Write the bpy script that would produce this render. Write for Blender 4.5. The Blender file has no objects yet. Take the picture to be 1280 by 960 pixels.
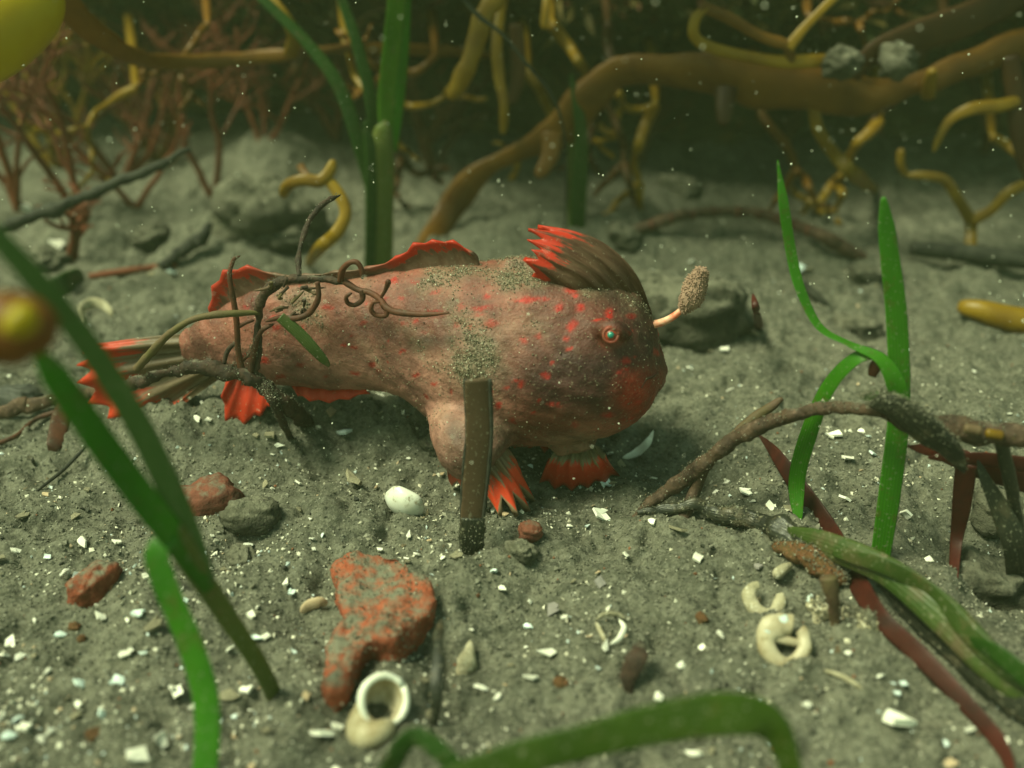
import bpy, math, random
import numpy as np
from mathutils import Vector, Matrix

random.seed(7)
rng = np.random.default_rng(7)
scene = bpy.context.scene
C = scene.collection

# ------------------------------------------------------------------ camera, water light, exposure
F = 1256.0                      # focal length in photograph pixels (1280 wide)
PITCH = math.radians(27.0)
CAM = np.array([0.0, 0.0, 1.0])
cam_data = bpy.data.cameras.new('camera')
cam = bpy.data.objects.new('camera', cam_data)
C.objects.link(cam)
cam.location = CAM
cam.rotation_euler = (math.radians(90) - PITCH, 0, 0)
cam_data.sensor_width = 36.0
cam_data.lens = 36.0 * F / 1280.0
cam_data.clip_start = 0.01
cam_data.clip_end = 200
cam_data.dof.use_dof = True
cam_data.dof.focus_distance = 1.76
cam_data.dof.aperture_fstop = 1.2
scene.camera = cam

SUN_ELEV = math.radians(60)
SUN_AZ = math.radians(-104)     # from +Y towards -X: high on the left, a little on the camera's side
world = bpy.data.worlds.new('World')
scene.world = world
world.use_nodes = True
wn = world.node_tree
wn.nodes.clear()
sky = wn.nodes.new('ShaderNodeTexSky')
sky.sky_type = 'NISHITA'
sky.sun_disc = False
sky.sun_elevation = SUN_ELEV
sky.sun_rotation = SUN_AZ
tint = wn.nodes.new('ShaderNodeMixRGB')
tint.blend_type = 'MULTIPLY'
tint.inputs[0].default_value = 1.0
tint.inputs[2].default_value = (0.90, 1.0, 0.44, 1)    # the water column filters the skylight to green
bg = wn.nodes.new('ShaderNodeBackground')
bg.inputs[1].default_value = 0.09
wo = wn.nodes.new('ShaderNodeOutputWorld')
wn.links.new(sky.outputs[0], tint.inputs[1])
wn.links.new(tint.outputs[0], bg.inputs[0])
wn.links.new(bg.outputs[0], wo.inputs[0])

sun_data = bpy.data.lights.new('sun', 'SUN')
sun_data.energy = 2.6
sun_data.angle = math.radians(22)
sun_data.color = (0.93, 1.0, 0.64)
sun = bpy.data.objects.new('sun', sun_data)
C.objects.link(sun)
sd = Vector((math.sin(SUN_AZ) * math.cos(SUN_ELEV), math.cos(SUN_AZ) * math.cos(SUN_ELEV), math.sin(SUN_ELEV)))
sun.rotation_euler = sd.to_track_quat('Z', 'Y').to_euler()
sun.location = sd * 8

scene.view_settings.view_transform = 'Standard'
scene.view_settings.look = 'None'
scene.view_settings.exposure = 1.3
scene.view_settings.gamma = 1.0
scene.render.engine = 'CYCLES'
scene.cycles.max_bounces = 4
scene.cycles.diffuse_bounces = 2
scene.cycles.glossy_bounces = 2
scene.cycles.volume_bounces = 0
scene.cycles.transparent_max_bounces = 8

# ------------------------------------------------------------------ noise and terrain
def _hash(ix, iy, seed):
    h = (ix.astype(np.int64) * 374761393 + iy.astype(np.int64) * 668265263 + seed * 1442695041) & 0xffffffff
    h = ((h ^ (h >> 13)) * 1274126177) & 0xffffffff
    h = h ^ (h >> 16)
    return (h & 0xffff) / 65535.0
def vnoise(x, y, seed=0):
    ix = np.floor(x); iy = np.floor(y)
    fx = x - ix; fy = y - iy
    fx = fx * fx * fx * (fx * (fx * 6 - 15) + 10); fy = fy * fy * fy * (fy * (fy * 6 - 15) + 10)
    a = _hash(ix, iy, seed); b = _hash(ix + 1, iy, seed)
    c = _hash(ix, iy + 1, seed); d = _hash(ix + 1, iy + 1, seed)
    return (a + (b - a) * fx) * (1 - fy) + (c + (d - c) * fx) * fy - 0.5
def fbm(x, y, f, octs=3, seed=0):
    s = 0; a = 1.0
    for o in range(octs):
        th = 0.6 + o * 1.1
        xr = x * math.cos(th) - y * math.sin(th); yr = x * math.sin(th) + y * math.cos(th)
        s = s + a * vnoise(xr * f + 13.7 * o, yr * f + 7.3 * o, seed + o)
        a *= 0.5; f *= 2.03
    return s
def noise3(p, f, seed=0):
    return (fbm(p[:, 0] + p[:, 2] * 0.7, p[:, 1] - p[:, 2] * 0.4, f, 3, seed) +
            fbm(p[:, 2] + p[:, 1] * 0.3, p[:, 0] + 5.1, f, 3, seed + 9) +
            fbm(p[:, 1] + 3.3, p[:, 2] + p[:, 0] * 0.3, f, 3, seed + 21)) / 1.7

R_ = np.array([1.0, 0, 0]); F_ = np.array([0, math.cos(PITCH), -math.sin(PITCH)]); U_ = np.array([0, math.sin(PITCH), math.cos(PITCH)])
def ray(px, py):
    return F_ + (px - 640) / F * R_ + (480 - py) / F * U_
def flat(px, py, z=0.0):
    d = ray(px, py); t = (z - CAM[2]) / d[2]
    return CAM + d * t
# (pixel of the place on the bed, height, radius) of hollows and humps
BUMPS = []
for px, py, hgt, rx, ry in [
        (500, 505, -.055, .07, .045), (850, 560, -.030, .12, .08),
        (330, 655, .022, .09, .06), (430, 640, .018, .10, .06), (640, 655, .015, .08, .05),
        (560, 730, .02, .16, .05), (880, 600, -.035, .07, .07), (300, 690, -.02, .06, .05),
        (900, 700, .015, .15, .1), (780, 800, -.02, .05, .06), (1230, 690, -.05, .16, .14),
        (840, 380, .05, .16, .12), (320, 300, .10, .16, .16), (340, 230, .13, .2, .22), (250, 300, .03, .1, .08),
        (1080, 400, -.04, .08, .08), (1000, 330, .05, .3, .1), (1220, 480, -.02, .12, .1), (900, 300, -.03, .12, .1),
        (300, 535, .075, .17, .10), (420, 525, .075, .16, .09), (180, 540, .05, .14, .10), (520, 540, .03, .08, .07), (560, 830, -.03, .05, .08), (720, 900, -.02, .2, .05), (90, 520, -.03, .1, .04), (110, 300, .05, .15, .1), (700, 300, .05, .3, .15)]:
    c = flat(px, py); BUMPS.append((c[0], c[1], hgt, rx, ry))
def ground_h(x, y):
    x = np.asarray(x, float); y = np.asarray(y, float)
    wx = x + 0.05 * fbm(x, y, 6, 2, 90); wy = y + 0.05 * fbm(x, y, 6, 2, 95)
    h = 0.05 * fbm(x, y, 1.1, 2, 1) + 0.035 * fbm(wx, wy, 4.5, 2, 5)
    h = h + 0.020 * fbm(wx, wy, 13, 2, 11)
    # silty clumps and pits
    k = fbm(wx, wy, 27, 2, 17)
    h = h + 0.014 * np.clip(k, -.3, .6) - 0.045 * np.clip(-k - 0.25, 0, 1)
    for bx, by, bh, rx, ry in BUMPS:
        e = ((x - bx) / rx) ** 2 + ((y - by) / ry) ** 2
        h = h + bh * np.exp(-np.minimum(e, 40))
    h = h + 0.06 * np.clip(y - 2.9, 0, 6)
    return h
def hit(px, py, dz=0.0):
    z = 0.0
    for _ in range(14):
        p = flat(px, py, z + dz)
        z = 0.5 * z + 0.5 * float(ground_h(p[0], p[1]))
    p = flat(px, py, z + dz)
    return p
def atY(px, py, Y):
    d = ray(px, py)
    return CAM + d * (Y / d[1])
def depth(p):
    return float(np.dot(np.asarray(p) - CAM, F_))
def W(c):
    """(px, py, where): where is a distance Y, or 'g' / ('g', height) for a point resting on the bed."""
    w = c[2]
    if w == 'g': return hit(c[0], c[1])
    if isinstance(w, tuple): return hit(c[0], c[1], w[1])
    return atY(c[0], c[1], w)

# ------------------------------------------------------------------ mesh and object helpers
def mesh_np(name, verts, faces, smooth=True, uv=None, col=None):
    """faces: list of (n,k) int arrays (tris and/or quads)"""
    me = bpy.data.meshes.new(name)
    verts = np.asarray(verts, np.float32)
    faces = [np.asarray(f, np.int32) for f in faces if len(f)]
    nl = sum(f.size for f in faces); nf = sum(len(f) for f in faces)
    me.vertices.add(len(verts)); me.vertices.foreach_set('co', verts.ravel())
    me.loops.add(nl); me.polygons.add(nf)
    idx = np.concatenate([f.ravel() for f in faces])
    tot = np.concatenate([np.full(len(f), f.shape[1], np.int32) for f in faces])
    start = np.concatenate([[0], np.cumsum(tot)[:-1]]).astype(np.int32)
    me.loops.foreach_set('vertex_index', idx)
    me.polygons.foreach_set('loop_start', start)
    me.polygons.foreach_set('loop_total', tot)
    me.polygons.foreach_set('use_smooth', np.full(nf, bool(smooth)))
    me.update(calc_edges=True)
    if uv is not None:
        l = me.uv_layers.new(name='UVMap')
        l.data.foreach_set('uv', np.asarray(uv, np.float32)[idx].ravel())
    if col is not None:
        a = me.color_attributes.new('Col', 'FLOAT_COLOR', 'POINT')
        c4 = np.ones((len(verts), 4), np.float32); c4[:, :3] = col
        a.data.foreach_set('color', c4.ravel())
    me.validate()
    return me
def obj(name, me, mat, parent=None, base=(0, 0, 0)):
    o = bpy.data.objects.new(name, me)
    if mat is not None and me is not None:
        me.materials.clear(); me.materials.append(mat)
    C.objects.link(o)
    if parent is not None: o.parent = parent
    else: o.location = base
    return o
def tag(o, label, cat=None, group=None, kind=None):
    o['label'] = label
    if cat: o['category'] = cat
    if group: o['group'] = group
    if kind: o['kind'] = kind
    return o
def thing(name, label, cat, base, group=None):
    o = bpy.data.objects.new(name, None); C.objects.link(o)
    o.location = base; o.empty_display_size = 0.05
    return tag(o, label, cat, group)
def spline(P, n):
    P = np.asarray(P, float)
    if len(P) == 2:
        t = np.linspace(0, 1, n)[:, None]; return P[0] * (1 - t) + P[1] * t
    Q = np.vstack([2 * P[0] - P[1], P, 2 * P[-1] - P[-2]])
    seg = len(P) - 1
    T = np.linspace(0, seg, n); i = np.minimum(T.astype(int), seg - 1); t = (T - i)[:, None]
    p0, p1, p2, p3 = Q[i], Q[i + 1], Q[i + 2], Q[i + 3]
    return 0.5 * (2 * p1 + (p2 - p0) * t + (2 * p0 - 5 * p1 + 4 * p2 - p3) * t * t + (3 * p1 - p0 - 3 * p2 + p3) * t ** 3)
def unit(v): return v / np.maximum(np.linalg.norm(v, axis=-1, keepdims=True), 1e-9)
def sweep(pts, hw, ht, ns=10, twist=0.0, rough=0.0, rf=25.0, seed=0, power=1.0):
    """closed tube: half width hw, half thickness ht per ring; returns verts, [quads, tris], uv"""
    n = len(pts)
    hw = np.broadcast_to(hw, n); ht = np.broadcast_to(ht, n); tw = np.broadcast_to(twist, n)
    T = unit(np.gradient(pts, axis=0))
    V = unit(pts - CAM)
    S = np.cross(T, V)
    for i in range(n):
        if np.linalg.norm(S[i]) < 0.15: S[i] = S[i - 1] if i else np.array([1.0, 0, 0])
    for _ in range(3):
        S = unit(S - (S * T).sum(1, keepdims=True) * T)
        S2 = S.copy(); S2[1:-1] = S[:-2] + 2 * S[1:-1] + S[2:]; S = S2
    S = unit(S - (S * T).sum(1, keepdims=True) * T)
    N = np.cross(T, S)
    S, N = S * np.cos(tw)[:, None] + N * np.sin(tw)[:, None], N * np.cos(tw)[:, None] - S * np.sin(tw)[:, None]
    th = np.linspace(0, 2 * math.pi, ns, endpoint=False)
    c = np.sign(np.cos(th)) * np.abs(np.cos(th)) ** power; s = np.sin(th)
    v = pts[:, None, :] + S[:, None, :] * (hw[:, None] * c)[:, :, None] + N[:, None, :] * (ht[:, None] * s)[:, :, None]
    v = v.reshape(-1, 3)
    if rough:
        d = v - np.repeat(pts, ns, 0)
        v = np.repeat(pts, ns, 0) + d * (1 + rough * noise3(v * 1.0, rf, seed))[:, None]
    uv = np.stack([np.tile(c * 0.5 + 0.5, n), np.repeat(np.linspace(0, 1, n), ns)], 1)
    i = np.arange(n - 1)[:, None] * ns; j = np.arange(ns)[None, :]; j2 = (j + 1) % ns
    q = np.stack([i + j, i + j2, i + ns + j2, i + ns + j], -1).reshape(-1, 4)
    v = np.vstack([v, pts[:1], pts[-1:]])
    uv = np.vstack([uv, [[.5, 0]], [[.5, 1]]])
    jj = np.arange(ns); k = (jj + 1) % ns; b = (n - 1) * ns
    t = np.concatenate([np.stack([np.full(ns, n * ns), k, jj], -1), np.stack([np.full(ns, n * ns + 1), b + jj, b + k], -1)])
    return v, [q, t], uv
def merge(parts):
    V = []; Q = []; T = []; UV = []; o = 0
    for v, (q, t), uv in parts:
        V.append(v); Q.append(q + o); T.append(t + o); UV.append(uv); o += len(v)
    return np.vstack(V), [np.vstack(Q), np.vstack(T)], np.vstack(UV)
def strand_geo(ctrl, wpx, thick=1.0, n=None, ns=10, twist=0.0, taper0=1.0, taper1=1.0, rough=0.0, rf=25., seed=0, wob=0.0):
    """ctrl: (px,py,where); wpx full width(s) in photo pixels, measured at each point's real distance"""
    P = np.array([W(c) for c in ctrl])
    w = np.broadcast_to(np.asarray(wpx, float), len(P))
    hw = np.array([0.5 * a * depth(p) / F for a, p in zip(w, P)])
    n = n or max(10, 7 * len(P))
    S = spline(np.hstack([P, hw[:, None]]), n)
    pts = S[:, :3]; h = np.maximum(S[:, 3], 1e-4)
    if wob:
        ar = np.linspace(0, 1, n)
        pts = pts + wob * np.stack([fbm(ar * 9, ar * 0 + seed, 1.0, 2, 3), fbm(ar * 9, ar * 0 + seed + 50, 1.0, 2, 4), fbm(ar * 9, ar * 0 + seed + 90, 1.0, 2, 5)], 1)
    t = np.linspace(0, 1, n)
    if taper0 < 1: h = h * np.minimum(1, taper0 + (1 - taper0) * np.sqrt(np.clip(t / 0.12, 0, 1)))
    if taper1 < 1: h = h * np.minimum(1, taper1 + (1 - taper1) * np.sqrt(np.clip((1 - t) / 0.12, 0, 1)))
    if np.ndim(twist): twist = np.interp(t, np.linspace(0, 1, len(twist)), twist)
    return sweep(pts, h, h * thick, ns, twist, rough, rf, seed)
def place(name, geo, mat, parent=None, base=None, smooth=True, col=None):
    v, f, uv = geo
    if parent is not None:
        top = parent
        while top.parent is not None: top = top.parent
        base = np.array(top.location)
    elif base is None: base = v.mean(0) * [1, 1, 0] + [0, 0, v[:, 2].min()]
    base = np.array(base, float)
    o = obj(name, mesh_np(name, v - base, f, smooth, uv, col), mat, parent, base)
    return o

# ------------------------------------------------------------------ materials
class NT:
    def __init__(s, name):
        s.m = bpy.data.materials.new(name); s.m.use_nodes = True
        s.t = s.m.node_tree; s.t.nodes.clear()
        s.out = s.n('ShaderNodeOutputMaterial')
    def n(s, k, **kw):
        x = s.t.nodes.new(k)
        for a, b in kw.items(): setattr(x, a, b)
        return x
    def l(s, a, b): s.t.links.new(a, b)
    def val(s, sock, v):
        if hasattr(v, 'links') or hasattr(v, 'is_linked'): s.l(v, sock)
        else: sock.default_value = v if not (isinstance(v, tuple) and len(v) == 3 and sock.type == 'RGBA') else (*v, 1)
    def mix(s, f, a, b, mode='MIX'):
        x = s.n('ShaderNodeMixRGB', blend_type=mode)
        s.val(x.inputs[0], f); s.val(x.inputs[1], a); s.val(x.inputs[2], b)
        return x.outputs[0]
    def math(s, op, a, b=0.0, clamp=False):
        x = s.n('ShaderNodeMath', operation=op, use_clamp=clamp)
        s.val(x.inputs[0], a); s.val(x.inputs[1], b); return x.outputs[0]
    def noise(s, vec, scale, detail=4.0, rough=0.55, dist=0.0):
        x = s.n('ShaderNodeTexNoise'); s.l(vec, x.inputs['Vector'])
        x.inputs['Scale'].default_value = scale; x.inputs['Detail'].default_value = detail
        x.inputs['Roughness'].default_value = rough; x.inputs['Distortion'].default_value = dist
        return x.outputs[0]
    def ramp(s, f, stops):
        x = s.n('ShaderNodeValToRGB'); e = x.color_ramp.elements
        while len(e) < len(stops): e.new(0.5)
        for q, (p, c) in zip(e, stops):
            q.position = p; q.color = (c, c, c, 1) if not isinstance(c, tuple) else (*c, 1)
        s.l(f, x.inputs[0]); return x.outputs[0]
    def bump(s, h, strength, dist):
        x = s.n('ShaderNodeBump'); x.inputs['Strength'].default_value = strength; x.inputs['Distance'].default_value = dist
        s.l(h, x.inputs['Height']); return x.outputs[0]
    def obj(s): return s.n('ShaderNodeTexCoord').outputs['Object']
    def finish(s, col, rough=0.6, normal=None, transl=0.0, tcol=None, spec=0.4):
        p = s.n('ShaderNodeBsdfPrincipled')
        s.val(p.inputs['Base Color'], col); s.val(p.inputs['Roughness'], rough)
        p.inputs['Specular IOR Level'].default_value = spec
        if normal is not None: s.l(normal, p.inputs['Normal'])
        o = p.outputs[0]
        if transl:
            t = s.n('ShaderNodeBsdfTranslucent'); s.val(t.inputs[0], tcol if tcol is not None else col)
            x = s.n('ShaderNodeMixShader'); x.inputs[0].default_value = transl
            s.l(o, x.inputs[1]); s.l(t.outputs[0], x.inputs[2]); o = x.outputs[0]
        s.l(o, s.out.inputs[0]); return s.m
SILT = (0.145, 0.138, 0.102)
def silt_mask(s, co, amount, scale=30.0):
    """fine sediment that has settled on upward faces, in patches"""
    g = s.n('ShaderNodeNewGeometry'); x = s.n('ShaderNodeSeparateXYZ'); s.l(g.outputs['Normal'], x.inputs[0])
    up = s.math('MULTIPLY_ADD', x.outputs[2], 0.5); 
    up.node.inputs[2].default_value = amount - 0.5
    nz = s.noise(co, scale, 5, 0.65)
    return s.ramp(s.math('ADD', up, nz), [(0.52, 0.0), (0.72, 1.0)])
def plain_mat(name, a, b, scale=20, rough=0.6, bump=0.4, bdist=0.004, bscale=80, silt=None, transl=0.0, c=None, spec=0.3, seedvar=True):
    s = NT(name); co = s.obj()
    n1 = s.noise(co, scale, 5, 0.6, 0.3)
    col = s.mix(s.ramp(n1, [(0.35, 0.0), (0.65, 1.0)]), a, b)
    if c is not None:
        n3 = s.noise(co, scale * 2.7, 4, 0.7)
        col = s.mix(s.ramp(n3, [(0.55, 0.0), (0.68, 1.0)]), col, c)
    if seedvar:
        oi = s.n('ShaderNodeObjectInfo'); hv = s.n('ShaderNodeHueSaturation'); s.l(col, hv.inputs['Color'])
        s.l(s.math('MULTIPLY_ADD', oi.outputs['Random'], 0.5), hv.inputs['Value']); hv.inputs['Value'].links[0].from_node.inputs[2].default_value = 0.75
        col = hv.outputs[0]
    if silt is not None: col = s.mix(silt_mask(s, co, silt), col, SILT)
    nb = s.noise(co, bscale, 5, 0.65)
    return s.finish(col, rough, s.bump(nb, bump, bdist), transl, None, spec)
def grass_mat(name, mid, edge, old, oldfrac=0.0, speck=0.5, transl=0.35, veins=7.0, silt=None):
    s = NT(name); tc = s.n('ShaderNodeTexCoord'); uv = s.n('ShaderNodeSeparateXYZ'); s.l(tc.outputs['UV'], uv.inputs[0])
    co = tc.outputs['Object']
    wv = s.math('SINE', s.math('MULTIPLY', uv.outputs[0], veins * 6.283))
    col = s.mix(s.math('MULTIPLY_ADD', wv, 0.22), mid, edge); col.node.inputs[0].links[0].from_node.inputs[2].default_value = 0.5
    st = s.n('ShaderNodeMapping'); s.l(co, st.inputs[0]); st.inputs['Scale'].default_value = (1, 1, 0.25)
    n1 = s.noise(st.outputs[0], 14, 4, 0.6)
    col = s.mix(s.ramp(n1, [(0.4, 0.0), (0.66, 1.0)]), col, edge)
    n5 = s.noise(co, 45, 5, 0.7)
    col = s.mix(s.math('MULTIPLY', s.ramp(n5, [(0.56, 0.0), (0.66, 1.0)]), 0.55), col, old)
    n2 = s.noise(co, 9, 4, 0.65)
    col = s.mix(s.math('MULTIPLY', s.ramp(s.math('ADD', n2, oldfrac), [(0.62, 0.0), (0.74, 1.0)]), 1.0), col, old)
    n3 = s.noise(co, 170, 2, 0.5)
    col = s.mix(s.math('MULTIPLY', s.ramp(n3, [(0.62, 0.0), (0.7, 1.0)]), speck), col, (0.3, 0.28, 0.2))
    if silt is not None: col = s.mix(silt_mask(s, co, silt), col, SILT)
    hb = s.math('ADD', s.math('MULTIPLY', wv, 0.25), s.noise(co, 60, 3))
    return s.finish(col, 0.42, s.bump(hb, 0.25, 0.003), transl, None, 0.35)
def vcol_mat(name, rough=0.6, bump=0.5, bscale=120, bdist=0.003, var=0.35, vscale=60, spec=0.3, dark=(0.4, 0.4, 0.4)):
    s = NT(name); co = s.obj()
    a = s.n('ShaderNodeVertexColor', layer_name='Col')
    n1 = s.noise(co, vscale, 5, 0.65)
    col = s.mix(s.math('MULTIPLY', s.ramp(n1, [(0.38, 1.0), (0.62, 0.0)]), var), a.outputs[0], s.mix(1.0, a.outputs[0], dark, 'MULTIPLY'))
    return s.finish(col, rough, s.bump(s.noise(co, bscale, 5, 0.65), bump, bdist), 0, None, spec)

def sand_mat():
    s = NT('silty_sand'); co = s.obj()
    big = s.noise(co, 3.0, 4, 0.6)
    col = s.mix(s.ramp(big, [(0.35, 0.0), (0.65, 1.0)]), (0.112, 0.109, 0.082), (0.160, 0.154, 0.115))
    med = s.noise(co, 26, 5, 0.7)
    col = s.mix(s.ramp(med, [(0.36, 1.0), (0.56, 0.0)]), col, (0.055, 0.056, 0.040))
    v = s.n('ShaderNodeTexVoronoi'); s.l(co, v.inputs['Vector']); v.inputs['Scale'].default_value = 150
    sp = s.n('ShaderNodeSeparateXYZ'); s.l(v.outputs['Color'], sp.inputs[0])
    col = s.mix(s.math('MULTIPLY', s.ramp(sp.outputs[0], [(0.55, 0.0), (0.95, 1.0)]), 0.5), col, (0.20, 0.195, 0.155))
    col = s.mix(s.math('MULTIPLY', s.ramp(sp.outputs[1], [(0.72, 0.0), (0.98, 1.0)]), 0.7), col, (0.045, 0.045, 0.035))
    fine = s.noise(co, 320, 3, 0.7)
    col = s.mix(s.ramp(fine, [(0.33, 0.55), (0.5, 0.0)]), col, (0.05, 0.05, 0.04))
    col = s.mix(s.ramp(fine, [(0.58, 0.0), (0.72, 0.6)]), col, (0.30, 0.29, 0.23))
    h = s.math('ADD', s.math('MULTIPLY', s.noise(co, 70, 5, 0.7), 1.0), s.math('MULTIPLY', fine, 0.35))
    return s.finish(col, 0.85, s.bump(h, 0.8, 0.010), 0, None, 0.2)
M = {}
M['sand'] = sand_mat()
M['grass'] = grass_mat('seagrass_green', (0.075, 0.29, 0.008), (0.035, 0.165, 0.005), (0.11, 0.10, 0.022), 0.0, transl=.48)
M['grass_dark'] = grass_mat('seagrass_dark_green', (0.036, 0.10, 0.010), (0.018, 0.060, 0.006), (0.08, 0.07, 0.022), 0.02, transl=.4)
M['grass_sheath'] = grass_mat('seagrass_sheath', (0.13, 0.15, 0.030), (0.075, 0.11, 0.018), (0.16, 0.115, 0.035), 0.06, transl=0.2)
M['grass_bright'] = grass_mat('seagrass_bright', (0.17, 0.36, 0.03), (0.06, 0.17, 0.008), (0.14, 0.16, 0.03), 0.0, transl=.5, veins=4)
M['grass_olive'] = grass_mat('seagrass_olive', (0.055, 0.105, 0.004), (0.03, 0.065, 0.003), (0.10, 0.09, 0.02), 0.03, transl=.4)
M['grass_pale'] = grass_mat('seagrass_grey_green', (0.11, 0.20, 0.055), (0.075, 0.15, 0.04), (0.09, 0.12, 0.04), 0.0, transl=0.4)
M['grass_old'] = grass_mat('seagrass_fading', (0.075, 0.10, 0.025), (0.032, 0.06, 0.010), (0.11, 0.085, 0.045), 0.08, transl=0.2, silt=-0.1)
M['grass_fade'] = grass_mat('seagrass_fading_green', (0.05, 0.085, 0.014), (0.03, 0.055, 0.008), (0.10, 0.08, 0.035), 0.05, transl=.25, silt=-.12)
M['grass_black'] = grass_mat('seagrass_rotting', (0.03, 0.03, 0.018), (0.015, 0.016, 0.012), (0.10, 0.08, 0.05), 0.05, 0.6, 0.05, silt=-0.02)
M['strap'] = grass_mat('dead_seagrass_brown', (0.115, 0.072, 0.044), (0.088, 0.052, 0.030), (0.04, 0.024, 0.014), 0.06, 0.5, 0.2, 1.0, silt=-0.12)
M['dead_stalk'] = plain_mat('dead_rhizome', (0.085, 0.050, 0.030), (0.034, 0.020, 0.013), 35, 0.75, 0.7, 0.006, 60, 0.02, 0, (0.15, 0.095, 0.07))
M['green_stalk'] = plain_mat('green_brown_stalk', (0.085, 0.072, 0.022), (0.11, 0.065, 0.042), 14, 0.7, 0.6, 0.004, 60, -0.05)
M['twig_black'] = plain_mat('black_twig', (0.035, 0.035, 0.026), (0.014, 0.014, 0.011), 30, 0.8, 0.7, 0.005, 70, -0.16)
M['red_strap'] = plain_mat('dark_red_alga', (0.085, 0.012, 0.007), (0.035, 0.007, 0.005), 18, 0.5, 0.3, 0.003, 60, -0.2, 0.2, spec=0.4)
M['red_alga'] = plain_mat('red_brown_alga', (0.15, 0.036, 0.012), (0.085, 0.022, 0.008), 12, 0.6, 0.4, 0.003, 70, -0.16, 0.2)
M['curl'] = plain_mat('curled_red_brown_alga', (0.10, 0.032, 0.016), (0.05, 0.022, 0.013), 30, 0.6, 0.5, 0.003, 90, -0.02, 0.1)
M['curl_dark'] = plain_mat('silted_dark_alga', (0.055, 0.03, 0.02), (0.02, 0.015, 0.011), 45, 0.75, 0.8, 0.006, 70, 0.06)
M['kelp'] = plain_mat('kelp_orange_brown', (0.19, 0.085, 0.009), (0.10, 0.042, 0.006), 6, 0.45, 0.3, 0.004, 30, -0.3, 0.35, spec=0.4)
M['kelp_dark'] = plain_mat('kelp_dark_brown', (0.07, 0.03, 0.008), (0.04, 0.018, 0.006), 5, 0.5, 0.3, 0.006, 25, -0.25, 0.25)
M['kelp_yellow'] = plain_mat('kelp_yellow', (0.27, 0.165, 0.009), (0.17, 0.09, 0.007), 9, 0.4, 0.3, 0.004, 30, -0.3, 0.35, spec=0.4)
M['kelp_lemon'] = plain_mat('kelp_lemon_yellow', (0.42, 0.34, 0.008), (0.36, 0.26, 0.008), 5, 0.4, 0.2, 0.004, 20, None, 0.4)
M['kelp_float'] = plain_mat('kelp_float_orange', (0.26, 0.10, 0.010), (0.19, 0.065, 0.008), 8, 0.4, 0.2, 0.004, 30, None, 0.35, spec=0.4)
M['pale_rock'] = plain_mat('pale_silted_rock', (0.12, 0.115, 0.082), (0.075, 0.07, 0.05), 14, 0.9, 0.9, 0.015, 40, 0.15)
M['twig_stone'] = plain_mat('black_stone', (0.03, 0.032, 0.028), (0.06, 0.06, 0.05), 25, 0.6, 0.7, 0.006, 60, -0.1)
M['brick'] = plain_mat('brick_red_stone', (0.23, 0.055, 0.026), (0.14, 0.035, 0.018), 30, 0.85, 0.9, 0.012, 55, 0.17, 0, (0.27, 0.085, 0.045))
M['pebble'] = plain_mat('red_brown_pebble', (0.20, 0.06, 0.036), (0.11, 0.04, 0.026), 25, 0.8, 0.7, 0.006, 70, 0.10)
M['rock'] = plain_mat('silted_grey_rock', (0.085, 0.08, 0.056), (0.04, 0.04, 0.028), 18, 0.9, 1.0, 0.02, 45, 0.20)
M['reef'] = plain_mat('reef_rock', (0.055, 0.05, 0.022), (0.03, 0.028, 0.014), 4, 0.9, 0.9, 0.03, 14, 0.0, 0, (0.09, 0.05, 0.015), seedvar=False)
M['shell'] = plain_mat('white_shell', (0.82, 0.80, 0.72), (0.70, 0.67, 0.57), 40, 0.38, 0.4, 0.003, 60, None, 0.0, None, 0.5)
M['shell_tan'] = plain_mat('tan_shell', (0.48, 0.36, 0.24), (0.36, 0.26, 0.16), 40, 0.5, 0.4, 0.003, 60, None)
M['shell_grey'] = plain_mat('grey_violet_shell', (0.30, 0.28, 0.26), (0.22, 0.19, 0.19), 40, 0.5, 0.4, 0.003, 60, -0.1)
M['pearl'] = plain_mat('pearly_blue_shell', (0.55, 0.68, 0.72), (0.68, 0.72, 0.66), 30, 0.25, 0.2, 0.002, 60, None, spec=0.7)
M['chalk'] = plain_mat('chalky_shell', (0.42, 0.37, 0.26), (0.24, 0.21, 0.13), 45, 0.8, 0.8, 0.006, 70, -0.05, 0, (0.62, 0.58, 0.46))
M['snail'] = plain_mat('cream_snail_shell', (0.50, 0.44, 0.32), (0.30, 0.23, 0.13), 22, 0.4, 0.3, 0.003, 50, -0.25, 0, (0.24, 0.19, 0.09))
M['domed'] = plain_mat('stained_white_shell', (0.74, 0.74, 0.68), (0.62, 0.60, 0.50), 20, 0.3, 0.3, 0.003, 40, None, 0, (0.24, 0.19, 0.11), 0.5)
M['grain'] = vcol_mat('mixed_grain', 0.75, 0.0, var=0.0)
M['rust'] = plain_mat('rusty_crust', (0.11, 0.042, 0.016), (0.075, 0.05, 0.018), 60, 0.85, 1.0, 0.01, 60, -0.05, 0, (0.20, 0.08, 0.045))
M['turf'] = vcol_mat('algal_turf', 0.7, 0.2)

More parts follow.
